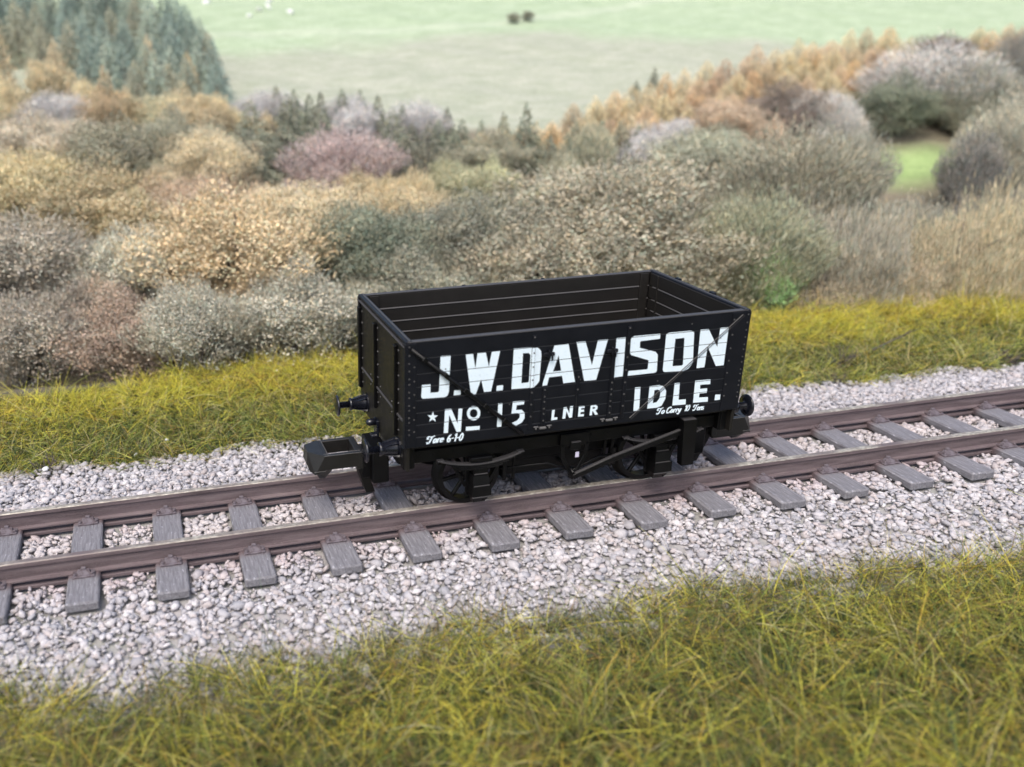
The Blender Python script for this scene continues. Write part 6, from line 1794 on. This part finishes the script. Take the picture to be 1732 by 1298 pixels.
# couplings: open box loop, wedge nose with hanging hook, drop arm under the headstock
def coupling(s, dz=0):
    root = empty('coupling', (0, 0, dz)); root.parent = wagon
    X = lambda a: s*a
    def bx(mb, a, b, y0, y1, z0, z1, be=.01): x0, x1 = sorted((X(a), X(b))); mb.box(x0, x1, y0, y1, z0, z1, be)
    mb = MB()
    bx(mb, 2.90, 3.46, -.30, -.23, .56 if s < 0 else .48, .79); bx(mb, 2.90, 3.46, .22, .29, .58, .79); bx(mb, 2.88, 2.98, -.305, .295, .52, .787); bx(mb, 3.40, 3.455, -.294, .284, .57, .786)
    mb.build('coupling_loop', M_COUP, root)
    mb = MB(); bx(mb, 2.91, 3.46, -.303, -.297, .785, .793, .001); bx(mb, 2.91, 3.46, -.232, -.226, .785, .793, .001); bx(mb, 3.395, 3.402, -.29, .28, .785, .793, .001); bx(mb, 3.45, 3.62, -.30, -.293, .545, .552, .001); o = mb.build('edge_highlights', M_EDGE2, root); tag(o, kind='stuff')  # highlights on the loop edges, laid on as thin pale strips
    mb = MB()
    mb.hull([(X(3.45), -.30, .79), (X(3.45), .29, .79), (X(3.67), -.08, .79), (X(3.67), .18, .79), (X(3.69), -.08, .60), (X(3.69), .18, .60), (X(3.66), -.18, .52), (X(3.60), -.29, .50), (X(3.45), -.30, .56), (X(3.45), .29, .56), (X(3.66), .22, .52)])
    mb.hull([(X(3.60), -.28, .53), (X(3.30), -.28, .60), (X(3.60), .22, .53), (X(3.30), .22, .60), (X(3.50), -.10, .34), (X(3.42), -.10, .34), (X(3.50), .10, .34), (X(3.42), .10, .34)])
    mb.build('coupling_nose', M_COUP, root)
    mb = MB(); bx(mb, 2.45, 2.92, -.10, .10, .60, .74); mb.hull([(X(2.86), -.22, .62), (X(2.98), -.22, .62), (X(2.86), .20, .62), (X(2.98), .20, .62), (X(2.66), -.12, .02), (X(2.80), -.12, .02), (X(2.66), .12, .02), (X(2.80), .12, .02)])
    mb.build('coupling_arm', M_COUP, root)
    mb = MB(); mb.box(*sorted((X(2.50), X(2.75))), -.34, .34, .26, .80, .02); mb.box(*sorted((X(2.70), X(2.87))), -.20, .20, .30, .70, .02); mb.build('coupling_pocket', M_FRAME, root)
    mb = MB(); mb.box(*sorted((X(2.515), X(2.56))), .12, .30, .80, 1.06, .01); mb.lathe([(X(2.54), .055), (X(2.66), .055), (X(2.70), .03)], 'x', (0, .21, 1.02), 12); mb.box(*sorted((X(2.53), X(2.64))), .13, .27, .70, .84, .02); mb.build('draw_hook', M_BUF, root)
coupling(-1); coupling(1, -.20)
# ------------------------------------------------------------------ trees and bushes of the hillside
def srgb(r, g, b): return tuple(((c/255+.055)/1.055)**2.4 if c > 10 else c/3294 for c in (r, g, b))
K = 1.72
SAT = .62
TC = dict(mist=(142, 156, 138), teal=(122, 142, 132), darkteal=(102, 120, 110), darkgreen=(114, 120, 98), darkolive=(120, 122, 102), darkgrey=(122, 120, 102), darkgrey2=(128, 124, 118), olive=(148, 143, 116), olivegreen=(134, 134, 102), olivegrey=(146, 140, 116),  # mist and teal: distance haze put into the conifer colours
 lightolive=(168, 165, 120), greygreen=(146, 144, 120), greygreen2=(148, 145, 128), palegrey=(160, 154, 134), khaki=(178, 168, 128), tan=(180, 160, 124), tan2=(170, 152, 120), greytan=(154, 146, 126), reed=(172, 156, 116),
 gold=(218, 194, 142), amber=(222, 178, 116), peach=(222, 184, 142), ochre=(202, 176, 132), orange=(176, 150, 108), goldolive=(176, 156, 108), goldtan=(182, 162, 124), salmon=(184, 156, 126), pinktan=(178, 162, 138), russet=(166, 141, 118),
 brown=(146, 136, 108), greybrown=(146, 134, 118), taupe=(158, 149, 122), darkbrown=(124, 108, 98), lilac=(172, 166, 168), palelilac=(180, 172, 168), mauve=(172, 148, 146), bright=(120, 165, 75))
def leaf_mat(name):
    c = srgb(*TC[name]); lum = .25*c[0]+.6*c[1]+.15*c[2]; c = tuple(lum+(v-lum)*SAT for v in c); k_ = min(K, .84/max(c)); c = tuple(v*k_ for v in c); m = mat('foliage_'+name, c, .85, .12); t = NT(m)
    g = t.n('ShaderNodeNewGeometry'); r = g.outputs['Random Per Island']
    warm = tuple(min(1, v*f) for v, f in zip(c, (1.14, 1.02, .84))); dark = tuple(min(.9, v)*.66 for v in c); light = tuple(v*min(1.28, .85/max(c)) for v in c); cool = tuple(v*f for v, f in zip(c, (.80, .98, .95)))
    a = t.ramp(r, [(.0, dark), (.28, cool), (.5, c), (.72, warm), (.93, light)])
    oi = t.n('ShaderNodeObjectInfo'); n = t.noise(t.coord('Object'), 4.2, 4, .65)
    a = t.mix(1.0, a, t.ramp(n, [(.34, (.50, .51, .52)), (.50, (.90, .90, .90)), (.64, (1.20, 1.17, 1.12))]), 'MULTIPLY')
    hs = t.n('ShaderNodeHueSaturation'); t.l(a, hs.inputs['Color']); mr = t.n('ShaderNodeMapRange'); t.l(oi.outputs['Random'], mr.inputs[0]); mr.inputs[3].default_value = .82; mr.inputs[4].default_value = 1.15; t.l(mr.outputs[0], hs.inputs['Value'])
    m2 = t.n('ShaderNodeMapRange'); t.l(oi.outputs['Random'], m2.inputs[0]); m2.inputs[3].default_value = .495; m2.inputs[4].default_value = .507; t.l(m2.outputs[0], hs.inputs['Hue'])
    t.color(hs.outputs[0]); return m
LM = {k: leaf_mat(k) for k in TC}
M_BARK = mat('bark', (.14, .12, .10), .9, .1)
def quads(P, A, B):       # centre P, half axes A,B -> rhombus
    n = len(P); V = np.stack([P-A, P-B*.8, P+A, P+B*.8], 1).reshape(-1, 3); F = np.arange(n*4).reshape(n, 4); return V, F
def unit(v): return v/np.maximum(np.linalg.norm(v, axis=-1, keepdims=True), 1e-6)
def bush_mesh(seed, n, ls, nl=24):
    r = np.random.RandomState(seed); u = unit(r.normal(size=(nl, 3))); u[:, 2] = np.abs(u[:, 2])*1.0-.15
    cen = u*r.uniform(.18, .47, (nl, 1)); cen[:, 2] = .50+cen[:, 2]*1.0; rad = r.uniform(.09, .21, nl)
    cen = np.vstack([cen, [[0, 0, .42]]]); rad = np.append(rad, .36)
    k = r.choice(nl+1, n, p=(rad**2)/np.sum(rad**2)); d = unit(r.normal(size=(n, 3)))
    P = cen[k]+d*(rad[k]*np.where(r.rand(n) < .16, r.uniform(.9, 1.45, n), r.uniform(.68, 1.08, n)))[:, None]; P += r.normal(0, .008, (n, 3))
    cc_ = np.array([0, 0, .42]); v = P-cc_; q = unit(v); wv = .5*np.sin(q[:, 0]*5+seed)*np.sin(q[:, 1]*6+seed*2)+.5*np.sin(q[:, 2]*9+q[:, 0]*11+seed); P = cc_+v*(1+.20*wv)[:, None]
    P[:, 2] = np.where(P[:, 2] < .03, r.uniform(.03, .2, n), P[:, 2]); d = d[:len(P)]; n = len(P)
    out = unit(P-np.array([0, 0, .35])); nrm = unit(out*.8+r.normal(0, .75, (n, 3))); t = unit(np.cross(nrm, r.normal(size=(n, 3)))); b = np.cross(nrm, t)
    s = ls*r.uniform(.55, 1.35, (n, 1)); A = t*s; B = b*s*.75
    tw = r.rand(n) < .30; m = tw.sum(); d2 = unit(out[tw]*.7+np.array([0, 0, .8])+r.normal(0, .35, (m, 3))); A[tw] = d2*(ls*r.uniform(1.6, 4.2, (m, 1))); B[tw] = unit(np.cross(d2, r.normal(size=(m, 3))))*(ls*r.uniform(.22, .45, (m, 1))); P[tw] += out[tw]*r.uniform(0, .05, (m, 1))
    V, F = quads(P, A, B); return np_mesh('bush_crown', V, F)
def twig_mesh(seed, n, L, w, spread=.55, up=1.0):
    """upright bare stems: thin long blades fanning from the base"""
    r = np.random.RandomState(seed); a = r.uniform(0, 6.2832, n); q = np.sqrt(r.uniform(0, 1, n)); h = r.uniform(.12, 1, n)
    fan = .28+.72*h; x = np.cos(a)*q*.5*fan; y = np.sin(a)*q*.5*fan; top = (1-.45*q**2)*(1+.08*r.normal(size=n)); cl = np.sin(a*3+seed)*np.cos(q*7)*.06
    z = h*(top+cl); P = np.stack([x, y, np.clip(z, .03, None)], 1)
    d = unit(np.stack([x*spread*2, y*spread*2, np.full(n, up)], 1)+r.normal(0, .28, (n, 3))); s = unit(np.cross(d, r.normal(size=(n, 3))))
    V, F = quads(P, d*(L*r.uniform(.5, 1.4, n))[:, None], s*(w*r.uniform(.6, 1.3, n))[:, None]); return np_mesh('twig_crown', V, F)
def reed_mesh(seed, n, L, w):
    r = np.random.RandomState(seed); x = r.uniform(-.55, .55, n); y = r.uniform(-.5, .5, n); hh = .72+.14*np.sin(x*9+seed)+.10*np.sin(x*23+y*17)+.08*r.normal(size=n)
    z = r.uniform(.02, 1, n)*hh; d = unit(np.stack([x*.25+r.normal(0, .13, n), y*.25+r.normal(0, .13, n), np.ones(n)], 1)); s = unit(np.cross(d, r.normal(size=(n, 3))))
    V, F = quads(np.stack([x, y, z], 1), d*(L*r.uniform(.5, 1.6, n))[:, None], s*(w*r.uniform(.6, 1.4, n))[:, None]); return np_mesh('reed_crown', V, F)
def cone_mesh(seed, n, ls, slim, ragged, droop):
    r = np.random.RandomState(seed); z = 1-np.sqrt(r.uniform(0, 1, n))*.97; tiers = 9; a = r.uniform(0, 6.2832, n)
    R = (1-z)**(.62 if droop > 0 else .8)*slim*(.78+(.30 if droop < 0 else .12)*((z*tiers) % 1 < .5))*(1+ragged*np.sin(a*5+z*23+seed)*.25); q = R*np.sqrt(r.uniform(.35, 1.1, n))
    P = np.stack([np.cos(a)*q, np.sin(a)*q, z*(1+.0*q)], 1); d = unit(np.stack([np.cos(a), np.sin(a), np.full(n, droop)], 1)+r.normal(0, .35, (n, 3))); s = unit(np.cross(d, r.normal(size=(n, 3))))
    V, F = quads(P, d*(ls*r.uniform(.6, 1.5, n))[:, None], s*(ls*.5*r.uniform(.6, 1.3, n))[:, None]); return np_mesh('conifer_crown', V, F)
BM = {}
for sz, n, ls in (('L', 28000, .0098), ('M', 12000, .0150), ('S', 4200, .0250)):
    BM['bush', sz] = [bush_mesh(10+k, n, ls) for k in range(3 if sz != 'M' else 4)]
    BM['twig', sz] = [twig_mesh(30+k, n, ls*3.0, ls*.36) for k in range(3)]
    BM['reed', sz] = [reed_mesh(90+k, n, ls*3.6, ls*.30) for k in range(3)]
    BM['fir', sz] = [cone_mesh(50+k, n//2, ls*1.3, .5, 1.4, -.35) for k in range(3)]
    BM['larch', sz] = [cone_mesh(70+k, int(n*.6), ls*1.2, .5, 1.6, .8) for k in range(3)]
for k, v in BM.items():
    for me in v: me.materials.append(M_BARK)
def trunk_mesh(seed):
    q = random.Random(seed); mb = MB(); mb.tube([(0, 0, -.05), (q.uniform(-.02, .02), 0, .3), (q.uniform(-.03, .03), q.uniform(-.03, .03), .8)], [.03, .022, .005], 6)
    for k in range(7): a = q.uniform(0, 6.28); z = q.uniform(.08, .4); mb.tube([(0, 0, z), (math.cos(a)*.15, math.sin(a)*.15, z+.18), (math.cos(a)*.3, math.sin(a)*.3, z+.32)], [.014, .009, .004], 4)
    me = bpy.data.meshes.new('trunk'); mb.bm.to_mesh(me); mb.bm.free(); me.materials.append(M_BARK); return me
TRK = [trunk_mesh(k) for k in range(3)]
NAMES = dict(reed='reed_thicket', bush='bush', twig='bare_bush', fir='conifer_tree', larch='larch_tree'); CATS = dict(reed='thicket', bush='bush', twig='bush', fir='conifer', larch='larch tree')
ADJ = dict(mist='misty green', teal='dark teal', darkteal='dark teal', darkgreen='dark green', darkolive='dark olive', darkgrey='dark grey', darkgrey2='dark grey', olive='olive', olivegreen='olive green', olivegrey='olive grey', lightolive='light olive', greygreen='grey green', greygreen2='grey green',
 palegrey='pale grey', khaki='khaki', tan='tan', tan2='tan', greytan='grey tan', reed='golden tan', gold='golden', amber='amber', peach='peach coloured', ochre='ochre', orange='orange brown', goldolive='golden olive', goldtan='golden tan', salmon='salmon pink', pinktan='pinkish tan', russet='russet', brown='brown', greybrown='grey brown', taupe='taupe', darkbrown='dark brown', lilac='lilac grey', palelilac='pale lilac grey', mauve='mauve pink', bright='bright green')
for i, (x, y, w, h, kind, col, li) in enumerate(TREES):
    z = float(terrain(x, y)); root = empty(NAMES[kind], (x, y, z-.03), rnd.uniform(0, 6.28)); root.scale = (w, w, h)
    sz = 'L' if w > 2.3 else ('M' if w > 1.25 else 'S')
    v = BM[kind, sz]; c = link('crown', v[i % len(v)], None, root); c.material_slots[0].link = 'OBJECT'; c.material_slots[0].material = LM[col]
    t_ = link('trunk', TRK[i % 3], None, root)
    lb, g = TREE_LABELS[li]
    if lb.startswith('FILL|'):
        nm = ' shrub ' if kind == 'bush' else ' twiggy shrub ' if kind in ('twig', 'reed') else ' evergreen '
        q_ = lb.split('|'); tag(root, q_[1]+ADJ[col]+nm+q_[2], CATS[kind], 'shrubs filling the slope between the larger bushes')
    else: tag(root, lb, CATS[kind], g or 'mixed shrubs on the slope')
